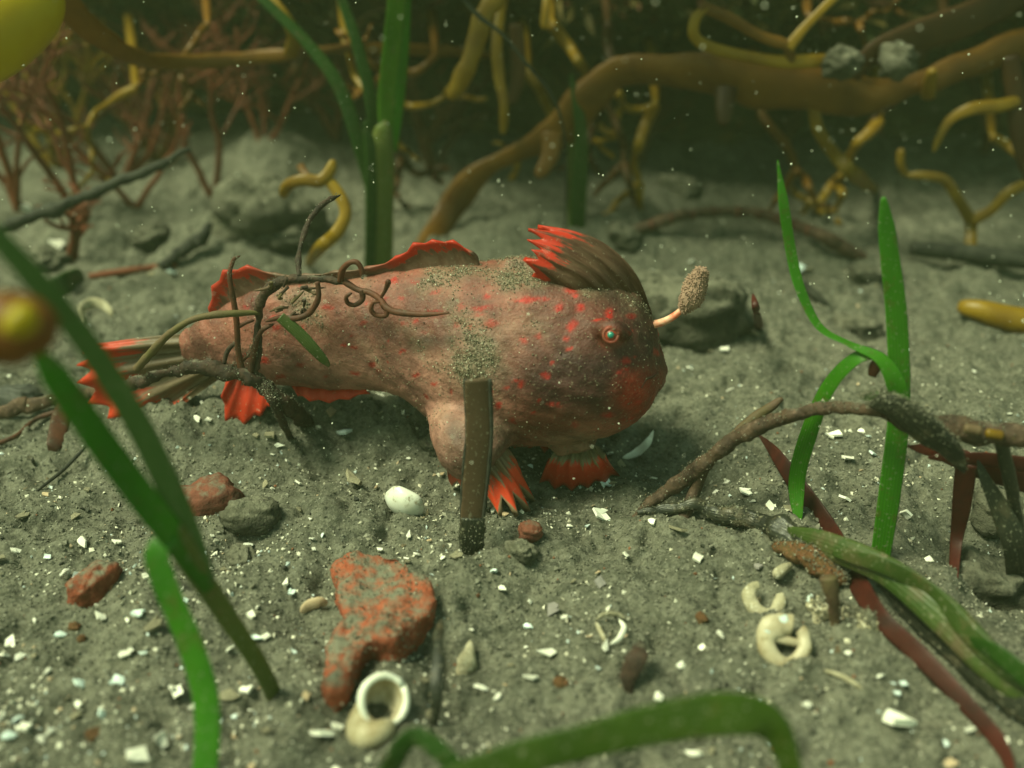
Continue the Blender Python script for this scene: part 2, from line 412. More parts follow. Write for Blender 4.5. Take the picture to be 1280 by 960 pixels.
# ------------------------------------------------------------------ the setting: bed, reef
def axis(lo, a, b, hi, fine, grow):
    m = list(np.arange(a, b + 1e-9, fine)); l = []; x = a; d = fine
    while x > lo: d *= grow; x -= d; l.append(x)
    r = []; x = m[-1]; d = fine
    while x < hi: d *= grow; x += d; r.append(x)
    return np.array(l[::-1] + m + r)
gx = axis(-12, -1.15, 1.15, 12, 0.0042, 1.03)
gy = axis(-6, 0.78, 2.3, 12, 0.0042, 1.022)
X, Y = np.meshgrid(gx, gy)
Z = ground_h(X, Y)
Z = Z + 0.004 * fbm(X, Y, 75, 2, 41) + 0.0035 * np.abs(fbm(X, Y, 140, 1, 45))
nxg, nyg = len(gx), len(gy)
i = np.arange(nyg - 1)[:, None] * nxg; j = np.arange(nxg - 1)[None, :]
gq = np.stack([i + j, i + j + 1, i + nxg + j + 1, i + nxg + j], -1).reshape(-1, 4)
seabed = obj('seabed', mesh_np('seabed', np.stack([X, Y, Z], -1).reshape(-1, 3), [gq]), M['sand'])
tag(seabed, 'grey green silty sand of the sea floor strewn with shell grit', 'sea floor', kind='structure')

def reef_xyz(u, v):
    """u along x, v up the face 0..1; an undercut foot and an overhanging brow"""
    back = 3.95 + 0.25 * np.clip(-u, 0, 3)
    prof = np.interp(v, [0, .12, .3, .45, .62, .8, 1], [0.0, .05, -.02, -.42, -.62, -.45, .6])
    z = np.interp(v, [0, .12, .3, .45, .62, .8, 1], [-.25, .1, .36, .58, .95, 1.5, 2.1])
    y = back + prof
    p = np.stack([u, y, z], -1).reshape(-1, 3)
    d = 0.55 * noise3(p, 1.1, 3) + 0.22 * noise3(p, 3.3, 8) + 0.08 * noise3(p, 9, 12)
    p[:, 1] -= d * 0.8; p[:, 2] += d * 0.25 * (np.repeat(v.ravel(), 1) > 0.2)
    return p
uu, vv = np.meshgrid(np.linspace(-7, 7, 420), np.linspace(0, 1, 110))
rp = reef_xyz(uu, vv)
nr = 420
i = np.arange(109)[:, None] * nr; j = np.arange(nr - 1)[None, :]
rq = np.stack([i + j, i + j + 1, i + nr + j + 1, i + nr + j], -1).reshape(-1, 4)
back0 = rp[109 * nr:].copy(); back0[:, 1] += 3.5
back1 = back0.copy(); back1[:, 2] = -0.5
rv = np.vstack([rp, back0, back1])
for row in (109, 110):
    a = row * nr + np.arange(nr - 1)
    rq = np.vstack([rq, np.stack([a, a + 1, a + nr + 1, a + nr], -1)])
reef = obj('reef', mesh_np('reef', rv, [rq]), M['reef'])
tag(reef, 'dark overhanging reef rock behind the kelp', 'reef', kind='structure')

# algal turf on the reef face: nobody could count it
def turf(n, pts, nrm, sizes, cols, name):
    t1 = unit(np.cross(nrm, rng.normal(size=(n, 3)))); 
    up = unit(nrm + 0.8 * rng.normal(size=(n, 3)) + [0, 0, .3])
    L = sizes[:, None]
    bend = unit(up + 0.6 * rng.normal(size=(n, 3)))
    w = L * 0.13
    a = pts - t1 * w * .5; b = pts + t1 * w * .5
    m0 = pts + up * L * .55 - t1 * w; m1 = pts + up * L * .55 + t1 * w
    e = pts + up * L * .55 + bend * L * .5
    v = np.stack([a, b, m1, m0, e], 1).reshape(-1, 3)
    o = np.arange(n)[:, None] * 5
    q = o + np.array([[0, 1, 2, 3]]); t = o + np.array([[3, 2, 4]])
    return obj(name, mesh_np(name, v, [q, t], True, None, np.repeat(cols, 5, 0)), M['turf'])
nT = 16000
ui = rng.uniform(-3.2, 3.2, nT); vi = rng.uniform(.25, .95, nT)
tp = reef_xyz(ui, vi)
tc = np.array([(.075, .055, .015), (.05, .055, .018), (.10, .035, .014), (.12, .085, .02)])[rng.choice(4, nT, p=[.4, .3, .2, .1])] * rng.uniform(.6, 1.3, (nT, 1))
clump = fbm(ui, vi * 3, 3.0, 2, 60)
tsz = rng.uniform(.03, .10, nT) * (1 + 1.6 * np.clip(clump, 0, 1))
tag(turf(nT, tp, np.tile([0, -1, .35], (nT, 1)), tsz, tc, 'algal_turf'), 'short brown and olive algae covering the reef face', 'algae', kind='stuff')

# ------------------------------------------------------------------ remesh helper
def remesh(v, faces, voxel, smooth=4, fac=0.5):
    me = mesh_np('tmp', v, faces); o = bpy.data.objects.new('tmp', me); C.objects.link(o)
    r = o.modifiers.new('r', 'REMESH'); r.mode = 'VOXEL'; r.voxel_size = voxel
    if smooth:
        s = o.modifiers.new('s', 'SMOOTH'); s.factor = fac; s.iterations = smooth
    dg = bpy.context.evaluated_depsgraph_get(); ev = o.evaluated_get(dg)
    m2 = bpy.data.meshes.new_from_object(ev)
    n = len(m2.vertices); vv = np.empty(n * 3, np.float32); m2.vertices.foreach_get('co', vv)
    nn = np.empty(n * 3, np.float32); m2.vertices.foreach_get('normal', nn)
    ff = np.empty(len(m2.loops), np.int32); m2.loops.foreach_get('vertex_index', ff)
    ls = np.empty(len(m2.polygons), np.int32); m2.polygons.foreach_get('loop_total', ls)
    st = np.concatenate([[0], np.cumsum(ls)[:-1]])
    fl = []
    for k in (3, 4):
        w = st[ls == k]
        if len(w): fl.append(ff[w[:, None] + np.arange(k)])
    bpy.data.objects.remove(o); bpy.data.meshes.remove(me); bpy.data.meshes.remove(m2)
    return vv.reshape(-1, 3).astype(float), fl, nn.reshape(-1, 3).astype(float)
def blob(c, r, rough=0.2, f=6.0, seed=0, rot=None, nu=28, nv=18, box=1.0):
    th = np.linspace(0, 2 * math.pi, nu, endpoint=False); ph = np.linspace(-math.pi / 2, math.pi / 2, nv)
    P, T = np.meshgrid(ph, th, indexing='ij')
    d = np.stack([np.cos(P) * np.cos(T), np.cos(P) * np.sin(T), np.sin(P)], -1).reshape(-1, 3)
    if box != 1: d = np.sign(d) * np.abs(d) ** box
    k = 1 + rough * noise3(d / f * 6 + seed * 3.1, 1.3, seed) + rough * .4 * noise3(d + seed, 5, seed + 4)
    v = d * k[:, None] * np.asarray(r)
    if rot is not None: v = v @ np.array(Matrix.Rotation(rot[0], 3, rot[1])).T
    v = v + np.asarray(c)
    i = np.arange(nv - 1)[:, None] * nu; j = np.arange(nu)[None, :]; j2 = (j + 1) % nu
    q = np.stack([i + j, i + j2, i + nu + j2, i + nu + j], -1).reshape(-1, 4)
    uv = np.stack([T.ravel() / 6.283, P.ravel() / 3.1416 + .5], 1)
    return v, [q, np.zeros((0, 3), int)], uv

# ------------------------------------------------------------------ the handfish
H0 = atY(822, 470, 1.60); T0 = atY(262, 428, 1.76)
fa = np.array([H0[0] - T0[0], H0[1] - T0[1], 0]); fa /= np.linalg.norm(fa)
fn = np.array([fa[1], -fa[0], 0])                     # sideways, towards the viewer's side of the fish
def fp(px, py, off=0.0):
    d = ray(px, py); t = (np.dot(H0 - CAM, fn) + off) / np.dot(d, fn)
    return CAM + d * t
def s_of(p): return np.dot(np.asarray(p) - T0, fa)
top = np.array([fp(*p) for p in [(226, 414), (255, 394), (285, 373), (320, 358), (350, 353), (400, 347), (460, 339), (520, 327), (570, 320), (610, 315), (660, 316), (700, 318), (740, 324), (778, 341), (803, 363), (816, 386), (823, 412), (827, 440)]])
bot = np.array([fp(*p) for p in [(226, 449), (255, 457), (300, 468), (350, 481), (420, 487), (480, 486), (520, 497), (560, 528), (600, 545), (660, 553), (720, 550), (760, 542), (790, 530), (812, 512), (825, 492)]])
wid = [(226, .012), (255, .026), (300, .045), (340, .058), (420, .07), (480, .085), (540, .12), (600, .155), (680, .172), (740, .165), (785, .14), (812, .108), (824, .075), (830, .04)]
s1 = s_of(fp(830, 460)); s0 = s_of(fp(226, 430))
ss = s0 + (s1 - s0) * np.sin(np.linspace(0, math.pi / 2, 46))
ss = np.concatenate([ss[:-1], [s1 - .0015, s1]])
zt = np.interp(ss, s_of(top), top[:, 2]); zb = np.interp(ss, s_of(bot), bot[:, 2])
ww = np.interp(ss, [s_of(fp(a, 450)) for a, _ in wid], [b for _, b in wid])
endk = np.sqrt(np.clip((s1 - ss) / 0.014, 0, 1)); zc = (zt + zb) / 2
Bh = (zt - zb) / 2 * (0.45 + 0.55 * endk)
bh = np.sqrt(np.maximum(Bh ** 2 - (ww * 0.5) ** 2, (0.7 * Bh) ** 2))
NSB = 36
ang = np.linspace(0, 2 * math.pi, NSB, endpoint=False)
ring = []
for s_, c_, b_, w_ in zip(ss, zc, bh, ww):
    cu = np.sign(np.cos(ang)) * np.abs(np.cos(ang)) ** 0.9; sv = np.sin(ang)
    wmod = w_ * (1 - 0.28 * np.clip(sv, 0, 1) ** 1.5)          # narrower towards the back ridge
    ring.append(T0 * [1, 1, 0] + fa * s_ + fn * (wmod * cu)[:, None] + np.array([0, 0, 1]) * (c_ + b_ * sv)[:, None])
bv = np.vstack(ring); nrg = len(ss)
i = np.arange(nrg - 1)[:, None] * NSB; j = np.arange(NSB)[None, :]; j2 = (j + 1) % NSB
bq = np.stack([i + j, i + j2, i + NSB + j2, i + NSB + j], -1).reshape(-1, 4)
bv = np.vstack([bv, ring[0].mean(0)[None], ring[-1].mean(0)[None]])
jj = np.arange(NSB); kk = (jj + 1) % NSB; bb = (nrg - 1) * NSB
bt = np.concatenate([np.stack([np.full(NSB, nrg * NSB), kk, jj], -1), np.stack([np.full(NSB, nrg * NSB + 1), bb + jj, bb + kk], -1)])
geos = [(bv, [bq, bt], np.zeros((len(bv), 2)))]
def mirror(p): p = np.asarray(p); return p - 2 * ((p - H0) @ fn)[..., None] * fn
def fleshy(pts, rad, squash=1.0):
    S = spline(np.hstack([np.asarray(pts), np.asarray(rad)[:, None]]), 18)
    return sweep(S[:, :3], S[:, 3], S[:, 3] * squash, 14)
arm = [fp(618, 440, .02), fp(604, 485, .07), fp(592, 525, .105), atY(589, 556, 1.482), atY(592, 580, 1.468), atY(600, 600, 1.455)]
geos.append(fleshy(arm, [.06, .096, .082, .066, .050, .020], .8))
geos.append(fleshy([mirror(p) for p in arm], [.06, .096, .082, .066, .050, .020], .8))
leg = [fp(712, 515, .03), fp(716, 548, .06), fp(721, 566, .075)]
geos.append(fleshy(leg, [.05, .046, .036], .7)); geos.append(fleshy([mirror(p) - fa * .07 for p in leg], [.05, .046, .036], .7))
# lips, brow, ridge over the eye and along the back
geos.append(fleshy([fp(800, 478, .09), fp(820, 470, .045), fp(829, 463, 0), mirror(fp(820, 470, .045)), mirror(fp(800, 478, .09))], [.008, .011, .011, .011, .008]))
geos.append(fleshy([fp(796, 489, .09), fp(815, 484, .045), fp(824, 479, 0), mirror(fp(815, 484, .045)), mirror(fp(796, 489, .09))], [.008, .012, .013, .012, .008]))
geos.append(fleshy([fp(740, 412, .10), fp(765, 410, .12), fp(790, 418, .10)], [.014, .018, .012]))
geos.append(fleshy([fp(800, 380, 0), fp(745, 346, 0), fp(690, 336, 0), fp(630, 326, 0)], [.014, .022, .022, .012]))
gv, gf, _ = merge(geos)
hv, hf, hn = remesh(gv, gf, 0.0052, 26, 0.5)
nz_ = noise3(hv, 14, 31)
hv = hv + hn * (0.004 * nz_ + 0.0028 * noise3(hv, 55, 33) + 0.0022 * np.clip(noise3(hv, 110, 35) - .1, 0, 1))[:, None]
# pigment: dusty rose flank, dark brown face, pale belly and limbs, red lips, red spots
d_ = hv - CAM; dz_ = d_ @ F_
near = ((hv - H0) @ fn) > -0.02
hm = np.where(near[:, None], hv, mirror(hv)); d_ = hm - CAM; dz_ = d_ @ F_
PX = 640 + F * (d_ @ R_) / dz_; PY = 480 - F * (d_ @ U_) / dz_
def g2(cx, cy, rx, ry, p=2): return np.exp(-(np.abs((PX - cx) / rx) ** p + np.abs((PY - cy) / ry) ** p))
col = np.tile(np.array([.36, .175, .13]), (len(hv), 1))
def lay(m, c):
    global col
    col = col * (1 - m[:, None]) + np.array(c) * m[:, None]
wob_ = noise3(hv, 9, 51)
lay(np.clip(.45 + 1.2 * wob_, 0, .8), (.27, .118, .082))
lay(np.clip(g2(400, 465, 190, 34) + g2(560, 505, 70, 70) + .5 * g2(560, 430, 90, 60), 0, .85), (.46, .31, .25))
lay(np.clip(g2(540, 400, 70, 40) * .7, 0, 1), (.24, .085, .055))
lay(np.clip((1.15 * g2(752, 425, 92, 95, 3) + .5 * wob_), 0, .9), (.125, .052, .038))
lay(np.clip(g2(738, 472, 66, 46) * 1.3 + wob_ * g2(735, 480, 80, 60), 0, .9), (.070, .034, .030))
lay(np.clip(g2(812, 420, 14, 45) * 1.2, 0, .8), (.075, .032, .028))
lay(np.clip(g2(800, 495, 30, 34, 3) * 1.1 + .2 * wob_ * g2(800, 490, 50, 50), 0, .9), (.36, .040, .018))
lay(np.clip(g2(690, 535, 90, 20) * .8, 0, 1), (.30, .125, .075))
lay(np.clip(g2(590, 565, 50, 55, 4), 0, .9), (.42, .31, .24))
lay(np.clip(g2(720, 560, 45, 18, 4), 0, .85), (.40, .32, .22))
spots = [(715, 407, 7, 8), (758, 393, 8, 8), (820, 440, 6, 6), (660, 375, 24, 4), (602, 385, 18, 4), (575, 384, 8, 6), (550, 392, 16, 5), (495, 350, 6, 4), (567, 336, 6, 4),
         (519, 351, 5, 3), (455, 403, 7, 4), (378, 458, 7, 4), (465, 455, 7, 4), (442, 465, 8, 3), (330, 451, 8, 5), (645, 340, 6, 7), (655, 425, 6, 5), (676, 420, 5, 5),
         (653, 482, 5, 6), (622, 506, 5, 4), (612, 405, 14, 5), (585, 410, 7, 4), (682, 470, 8, 6), (712, 362, 12, 5), (700, 385, 7, 7), (725, 385, 6, 5), (640, 525, 4, 4),
         (780, 450, 5, 5), (410, 385, 5, 4), (548, 365, 6, 4), (760, 520, 12, 5), (430, 430, 5, 3), (505, 440, 5, 3), (520, 470, 5, 3), (690, 505, 6, 4), (720, 530, 6, 4), (790, 395, 8, 5), (380, 410, 5, 3), (350, 470, 6, 3), (480, 375, 6, 4)]
wx_ = 7 * noise3(hv, 60, 61); wy_ = 5 * noise3(hv, 60, 63)
_r = random.Random(5)
for _ in range(70): spots.append((_r.uniform(300, 800), _r.uniform(345, 530), _r.uniform(2.5, 6), _r.uniform(2, 3.5)))
for a, b, rx, ry in spots:
    lay(np.clip(2.2 * np.exp(-(((PX + wx_ - a) / (rx * .72)) ** 2 + ((PY + wy_ - b) / (ry * .72)) ** 2)) - .2, 0, 1) * .9, (.50, .026, .018))
ep = (PX - 763) ** 2 + (PY - 422) ** 2
lay(np.clip(1.4 - ep / 260, 0, 1) * .7, (.32, .10, .06))
siltm = np.clip(g2(600, 450, 50, 42) * 1.1 + g2(650, 350, 45, 22) + .55 * g2(560, 345, 80, 16) + .45 * g2(430, 380, 80, 40) + .45 * g2(740, 490, 60, 40) + 1.1 * noise3(hv, 20, 71) - .32 + .3 * np.clip(hn[:, 2], 0, 1), 0, 1)
col = col * [.63, .45, .455] * np.clip(.92 + .75 * noise3(hv, 22, 81) + .35 * noise3(hv, 60, 83), .45, 1.35)[:, None]
lay(siltm * .7, (.16, .14, .092))
col = np.where((siltm > .05)[:, None], col, col)
fish = thing('handfish', 'red spotted handfish resting on its hand fins on the sand', 'fish', (float(fp(650, 500)[0]), float(fp(650, 500)[1]), 0.0))
def fish_mat():
    s = NT('handfish_skin'); co = s.obj()
    a = s.n('ShaderNodeVertexColor', layer_name='Col'); c = a.outputs[0]
    m = s.n('ShaderNodeMapping'); s.l(co, m.inputs[0]); m.inputs['Scale'].default_value = (1, 1, 2.0)
    c = s.mix(s.math('MULTIPLY', s.ramp(s.noise(m.outputs[0], 32, 6, 0.7), [(0.38, 1.0), (0.6, 0.0)]), 0.45), c, s.mix(1.0, c, (.38, .33, .31), 'MULTIPLY'))
    f1 = s.noise(co, 170, 3, 0.6)
    c = s.mix(s.ramp(f1, [(0.60, 0.0), (0.74, 0.55)]), c, (.26, .22, .15))
    c = s.mix(s.ramp(f1, [(0.30, 0.5), (0.42, 0.0)]), c, (.035, .015, .010))
    h = s.math('ADD', s.noise(co, 60, 5, .65), s.math('MULTIPLY', f1, .5))
    p = s.n('ShaderNodeBsdfPrincipled'); s.l(c, p.inputs['Base Color']); p.inputs['Roughness'].default_value = .55
    p.inputs['Specular IOR Level'].default_value = .3
    s.l(s.bump(h, .55, .006), p.inputs['Normal']); s.l(p.outputs[0], s.out.inputs[0]); return s.m
M['fish'] = fish_mat()
fb = np.array(fish.location)
obj('body', mesh_np('body', hv - fb, hf, True, None, col), M['fish'], fish)
def fin_mat(name, base, mid, red, start, streak=10.0, tr=0.45, pale=None, gap=None):
    s = NT(name); tcn = s.n('ShaderNodeTexCoord'); uv = s.n('ShaderNodeSeparateXYZ'); s.l(tcn.outputs['UV'], uv.inputs[0]); co = tcn.outputs['Object']
    mp = s.n('ShaderNodeCombineXYZ'); s.l(s.math('MULTIPLY', uv.outputs[0], streak), mp.inputs[0]); s.l(s.math('MULTIPLY', uv.outputs[1], 1.2), mp.inputs[1])
    st = s.noise(mp.outputs[0], 3.0, 3, 0.6)
    c = s.mix(s.ramp(st, [(0.4, 0.0), (0.6, 1.0)]), base, mid)
    e = s.math('ADD', uv.outputs[1], s.math('MULTIPLY', s.math('SUBTRACT', st, 0.5), 0.9))
    rm = s.ramp(e, [(start - .06, 0.0), (start + .07, 1.0)])
    if gap: rm = s.math('MULTIPLY', rm, s.ramp(uv.outputs[0], gap))
    c = s.mix(rm, c, red)
    if pale: c = s.mix(s.ramp(uv.outputs[1], [(0.90, 0.0), (0.95, 1.0)]), c, pale)
    f1 = s.noise(co, 150, 3, .6)
    c = s.mix(s.ramp(f1, [(0.62, 0.0), (0.75, 0.5)]), c, (.36, .31, .22))
    return s.finish(c, .45, s.bump(s.noise(co, 80, 4), .4, .003), tr, None, .35)
def fin(name, rays, mat, thick=.004, nb=6, nv=14, scallop=.06, parent=None, ridge=.9, curl=0.0):
    """rays: list of point lists base->tip; raised rays with a thinner membrane scalloped between them"""
    RR = [spline(np.array(r), nv) for r in rays]
    n = len(RR); nu = (n - 1) * nb + 1
    G = np.array(RR); U = np.linspace(0, n - 1, nu)
    S = np.stack([spline(G[:, k], nu) for k in range(nv)], 1)         # nu x nv x 3
    fr = np.abs(U - np.round(U)) * 2                                    # 0 on a ray, 1 between rays
    base = S[:, :1]
    S2 = S.copy()
    t = np.linspace(0, 1, nv)
    for a in range(nu):
        k = 1 - scallop * fr[a] ** .8
        S2[a] = np.stack([np.interp(t * k, t, S[a][:, c]) for c in range(3)], 1)
    S = S2
    du = np.gradient(S, axis=0); dv = np.gradient(S, axis=1)
    N = unit(np.cross(du, dv))
    th = thick * ((1 - ridge) + ridge * (1 - fr) ** 1.3)[:, None] * (1 - .55 * t)[None, :] + .0006
    A = S + N * th[..., None]; B = S - N * th[..., None]
    v = np.vstack([A.reshape(-1, 3), B.reshape(-1, 3)])
    i = np.arange(nu - 1)[:, None] * nv; j = np.arange(nv - 1)[None, :]
    q = np.stack([i + j, i + nv + j, i + nv + j + 1, i + j + 1], -1).reshape(-1, 4)
    o = nu * nv
    edge = [np.arange(nv), (nu - 1) * nv + np.arange(nv), np.arange(nu) * nv, np.arange(nu) * nv + nv - 1]
    qs = [q, q[:, ::-1] + o]
    for e in edge: qs.append(np.stack([e[:-1], e[1:], e[1:] + o, e[:-1] + o], -1))
    uv = np.stack(np.meshgrid(np.linspace(0, 1, nu), t, indexing='ij'), -1).reshape(-1, 2); uv = np.vstack([uv, uv])
    return place(name, (v, [np.vstack(qs), np.zeros((0, 3), int)], uv), mat, parent or fish)
RED = (.62, .040, .014)
m_hand = fin_mat('hand_fin_skin', (.19, .13, .085), (.11, .065, .04), (.60, .050, .014), .52, 9, .2, (.22, .15, .09))
m_pelv = fin_mat('pelvic_fin_skin', (.18, .15, .085), (.13, .10, .06), (.44, .030, .010), .42, 9, .2)
m_crest = fin_mat('crest_fin_skin', (.075, .034, .02), (.13, .072, .045), (.50, .030, .012), .80, 4, .3)
m_dors = fin_mat('dorsal_fin_skin', (.15, .08, .055), (.20, .12, .085), (.48, .030, .012), .70, 14, .3, None, [(.0, .0), (.03, 1.), (.30, 1.), (.40, .0), (.62, .0), (.70, .9)])
m_tail = fin_mat('tail_fin_skin', (.19, .135, .085), (.12, .08, .048), (.56, .045, .015), .72, 10, .35)
m_anal = fin_mat('anal_fin_skin', (.30, .05, .028), (.22, .08, .05), (.50, .035, .012), .25, 8, .3)
# near hand: spread fingers pressed on the sand
Yh = 1.46
def gnd(px, py, dz=.006): return hit(px, py, dz)
hr = []
for (bx, by), (mx, my, mY), (tx, ty) in [((566, 556), (562, 588, 1.475), (568, 606)), ((573, 562), (578, 596, 1.460), (588, 622)), ((582, 568), (595, 604, 1.448), (606, 637)), ((592, 570), (613, 607, 1.448), (627, 645)),
                           ((602, 569), (627, 604, 1.45), (646, 646)), ((610, 564), (637, 598, 1.46), (660, 640)), ((615, 556), (641, 586, 1.475), (666, 628)), ((618, 548), (639, 576, 1.50), (655, 612))]:
    hr.append([atY(bx, by, 1.462 if 570 < bx < 612 else 1.478), atY(mx, my, mY), gnd(tx, ty)])
fin('hand_fin', hr, m_hand, .0115, 8, 16, .30, ridge=.85)
fin('hand_fin', [[mirror(p) for p in r] for r in hr], m_hand, .0095, 8, 16, .30, ridge=.85)
pr = [[fp(bx, by, .066), fp(mx, my, .085), gnd(tx, ty, .003)] for (bx, by), (mx, my), (tx, ty) in [((697, 560), (684, 578), (675, 602)), ((708, 563), (698, 582), (694, 610)), ((718, 565), (713, 584), (715, 612)), ((728, 565), (731, 584), (735, 608)), ((738, 562), (748, 580), (756, 602)), ((745, 557), (758, 574), (774, 594))]]
fin('pelvic_fin', pr, m_pelv, .009, 7, 12, .12, ridge=.8)
fin('pelvic_fin', [[mirror(p) - fa * .07 for p in r] for r in pr], m_pelv, .009, 7, 12, .12, ridge=.8)
cr = []
for pts, offs in [([(814, 388), (790, 337), (740, 298), (672, 284)], (-.02, .006, .012, .015)), ([(806, 396), (768, 340), (716, 305), (660, 287)], (-.02, .022, .030, .028)),
                  ([(794, 398), (752, 348), (706, 318), (659, 300)], (-.01, .036, .044, .038)), ([(776, 394), (740, 353), (700, 330), (664, 312)], (.0, .046, .054, .048)),
                  ([(754, 392), (722, 360), (692, 342), (655, 323)], (.0, .050, .056, .050)), ([(738, 404), (708, 378), (686, 360), (664, 344)], (.0, .035, .040, .032))]:
    cr.append([fp(a, b, o) for (a, b), o in zip(pts, offs)])
fin('crest_fin', cr, m_crest, .010, 8, 24, .13, ridge=.6)
dr = []
for bx, by, tx, ty in [(600, 332, 590, 316), (585, 332, 566, 301), (565, 335, 540, 300), (545, 338, 516, 304), (520, 342, 494, 321), (490, 347, 458, 334), (455, 352, 418, 339), (420, 358, 380, 343), (385, 364, 343, 342), (350, 372, 308, 332), (325, 380, 278, 338), (305, 388, 264, 358), (290, 396, 260, 385), (285, 405, 262, 410)]:
    dr.append([fp(bx, by + 6), fp((bx + tx) / 2 + 2, (by + ty) / 2), fp(tx, ty, .01)])
fin('dorsal_fin', dr, m_dors, .006, 6, 12, .10)
tr_ = []
for k, (bx, by, tx, ty) in enumerate([(285, 415, 118, 432), (280, 425, 104, 440), (277, 434, 96, 456), (276, 441, 96, 478), (277, 447, 108, 505), (280, 452, 135, 523), (284, 456, 180, 527), (290, 460, 216, 512)]):
    tr_.append([fp(bx, by, .0), fp((bx * .5 + tx * .5), (by * .5 + ty * .5) - 2, .012 * (k % 2)), fp(tx, ty, .02 + .012 * (k % 2))])
fin('tail_fin', tr_, m_tail, .008, 7, 18, .12)
fin('anal_fin', [[fp(bx, by, .0), fp((bx + tx) / 2, (by + ty) / 2, .02), fp(tx, ty, .03)] for bx, by, tx, ty in [(360, 472, 372, 495), (385, 476, 388, 502), (408, 478, 412, 504), (430, 478, 436, 500), (450, 478, 462, 492)]], m_anal, .008, 6, 10, .15)
fin('anal_fin', [[fp(bx, by, .0), fp((bx + tx) / 2, (by + ty) / 2, .03), fp(tx, ty, .04)] for bx, by, tx, ty in [(292, 458, 276, 496), (304, 462, 282, 527), (320, 466, 305, 532), (334, 470, 326, 520), (345, 472, 338, 508)]], m_anal, .008, 6, 10, .15)
# eye on the surface found along the sight line to it
def on_skin(px, py):
    q = np.where(near & (((PX - px) ** 2 + (PY - py) ** 2) < 25))[0]
    return hv[q[np.argmin(dz_[q])]]
ec = on_skin(763, 422); vdir = unit(CAM - ec)
m_iris = plain_mat('iris_red_brown', (.34, .04, .015), (.10, .03, .02), 110, .3, .1, .001, 90, None)
m_pupil = plain_mat('pupil_turquoise', (.004, .12, .10), (.006, .18, .13), 60, .12, .0, .001, 60, None, spec=.7)
eye = place('eye', blob(ec - vdir * .004, (.0115, .0115, .0115), .05, 6, 3, nu=32, nv=22), m_iris, fish)
place('pupil', blob(ec + vdir * .0045, (.0056, .0056, .0056), .0, 6, 4, nu=24, nv=16), m_pupil, eye)
rimc = np.array([ec + .0115 * (math.cos(a) * R_ + math.sin(a) * U_) + vdir * .0010 for a in np.linspace(0, 2 * math.pi, 26)])
place('eyelid', sweep(rimc, .0040, .0040, 8, 0, .5, 70), plain_mat('eyelid_skin', (.13, .05, .03), (.22, .03, .018), 60, .5, .4, .002, 90, None), eye)
ec2 = mirror(ec); v2 = mirror(H0 + vdir) - mirror(H0)
eye2 = place('eye', blob(ec2 - v2 * .004, (.0115,) * 3, .03, 6, 3, nu=32, nv=22), m_iris, fish)
place('pupil', blob(ec2 + v2 * .0045, (.0056,) * 3, .0, 6, 4, nu=24, nv=16), m_pupil, eye2)
# mouth slit
m_slit = plain_mat('mouth_slit', (.07, .018, .012), (.05, .014, .010), 40, .6, .3, .002, 80, None)
mp_ = spline(np.array([on_skin(a, b) for a, b in [(825, 468), (819, 471), (812, 476), (806, 483)]]), 20)
place('mouth_slit', sweep(mp_, np.linspace(.0034, .001, 20), np.linspace(.0030, .001, 20), 8, 0, .3, 50), m_slit, fish)
# fishing lure on its stalk
m_lure = plain_mat('lure_flesh', (.50, .32, .24), (.42, .27, .20), 60, .8, .5, .006, 90, None, .3)
m_lstalk = plain_mat('lure_stalk_skin', (.55, .10, .05), (.50, .36, .25), 40, .5, .3, .002, 80, None)
stalk = place('lure_stalk', sweep(spline([fp(808, 408, .0), fp(832, 401, .0), fp(850, 389, -.005), fp(864, 372, -.01)], 16), np.linspace(.0075, .0045, 16), np.linspace(.0075, .0045, 16), 10), m_lstalk, fish)
S = spline(np.hstack([[fp(853, 390, -.006), fp(862, 374, -.008), fp(871, 356, -.012), fp(878, 336, -.012)], np.array([[.005], [.016], [.019], [.010]])]), 60)
lv = sweep(S[:, :3], S[:, 3], S[:, 3], 32, 0, .45, 28, 5)
tv = []; lp = lv[0][:-2]; lcn = np.repeat(S[:, :3], 32, 0)
for q in rng.choice(len(lp), 700):
    d = unit(lp[q] - lcn[q] + .006 * rng.normal(size=3)); L = rng.uniform(.0012, .0042)
    tv.append(sweep(np.array([lp[q] - d * .003, lp[q] + d * L * .5, lp[q] + d * L]), np.array([.0016, .0013, .0005]), np.array([.0016, .0013, .0005]), 4))
place('lure', merge([lv] + tv), m_lure, stalk)
# mud and sand grains stuck on the skin
def grains_mesh(name, p, nrm, size, cols, sq=.6):
    n = len(p)
    base = np.array([[1, 0, 0], [-1, 0, 0], [0, 1, 0], [0, -1, 0], [0, 0, 1], [0, 0, -1]], float)
    v = base[None] * rng.uniform(.55, 1.2, (n, 6, 1))
    # random rotations
    q = unit(rng.normal(size=(n, 4))); w, x, y, z = q.T
    Rm = np.stack([1 - 2 * (y * y + z * z), 2 * (x * y - w * z), 2 * (x * z + w * y), 2 * (x * y + w * z), 1 - 2 * (x * x + z * z), 2 * (y * z - w * x), 2 * (x * z - w * y), 2 * (y * z + w * x), 1 - 2 * (x * x + y * y)], -1).reshape(n, 3, 3)
    v[..., 2] *= sq
    v = np.einsum('nij,nkj->nki', Rm, v) * np.asarray(size)[:, None, None]
    v = (v + p[:, None]).reshape(-1, 3)
    tri = np.array([[0, 2, 4], [2, 1, 4], [1, 3, 4], [3, 0, 4], [2, 0, 5], [1, 2, 5], [3, 1, 5], [0, 3, 5]])
    t = (np.arange(n)[:, None, None] * 6 + tri[None]).reshape(-1, 3)
    return mesh_np(name, v, [t], False, None, np.repeat(cols, 6, 0))
wgt = np.clip(siltm - .25, 0, 1) ** 1.3 + .012
pick = rng.choice(len(hv), 11000, p=wgt / wgt.sum())
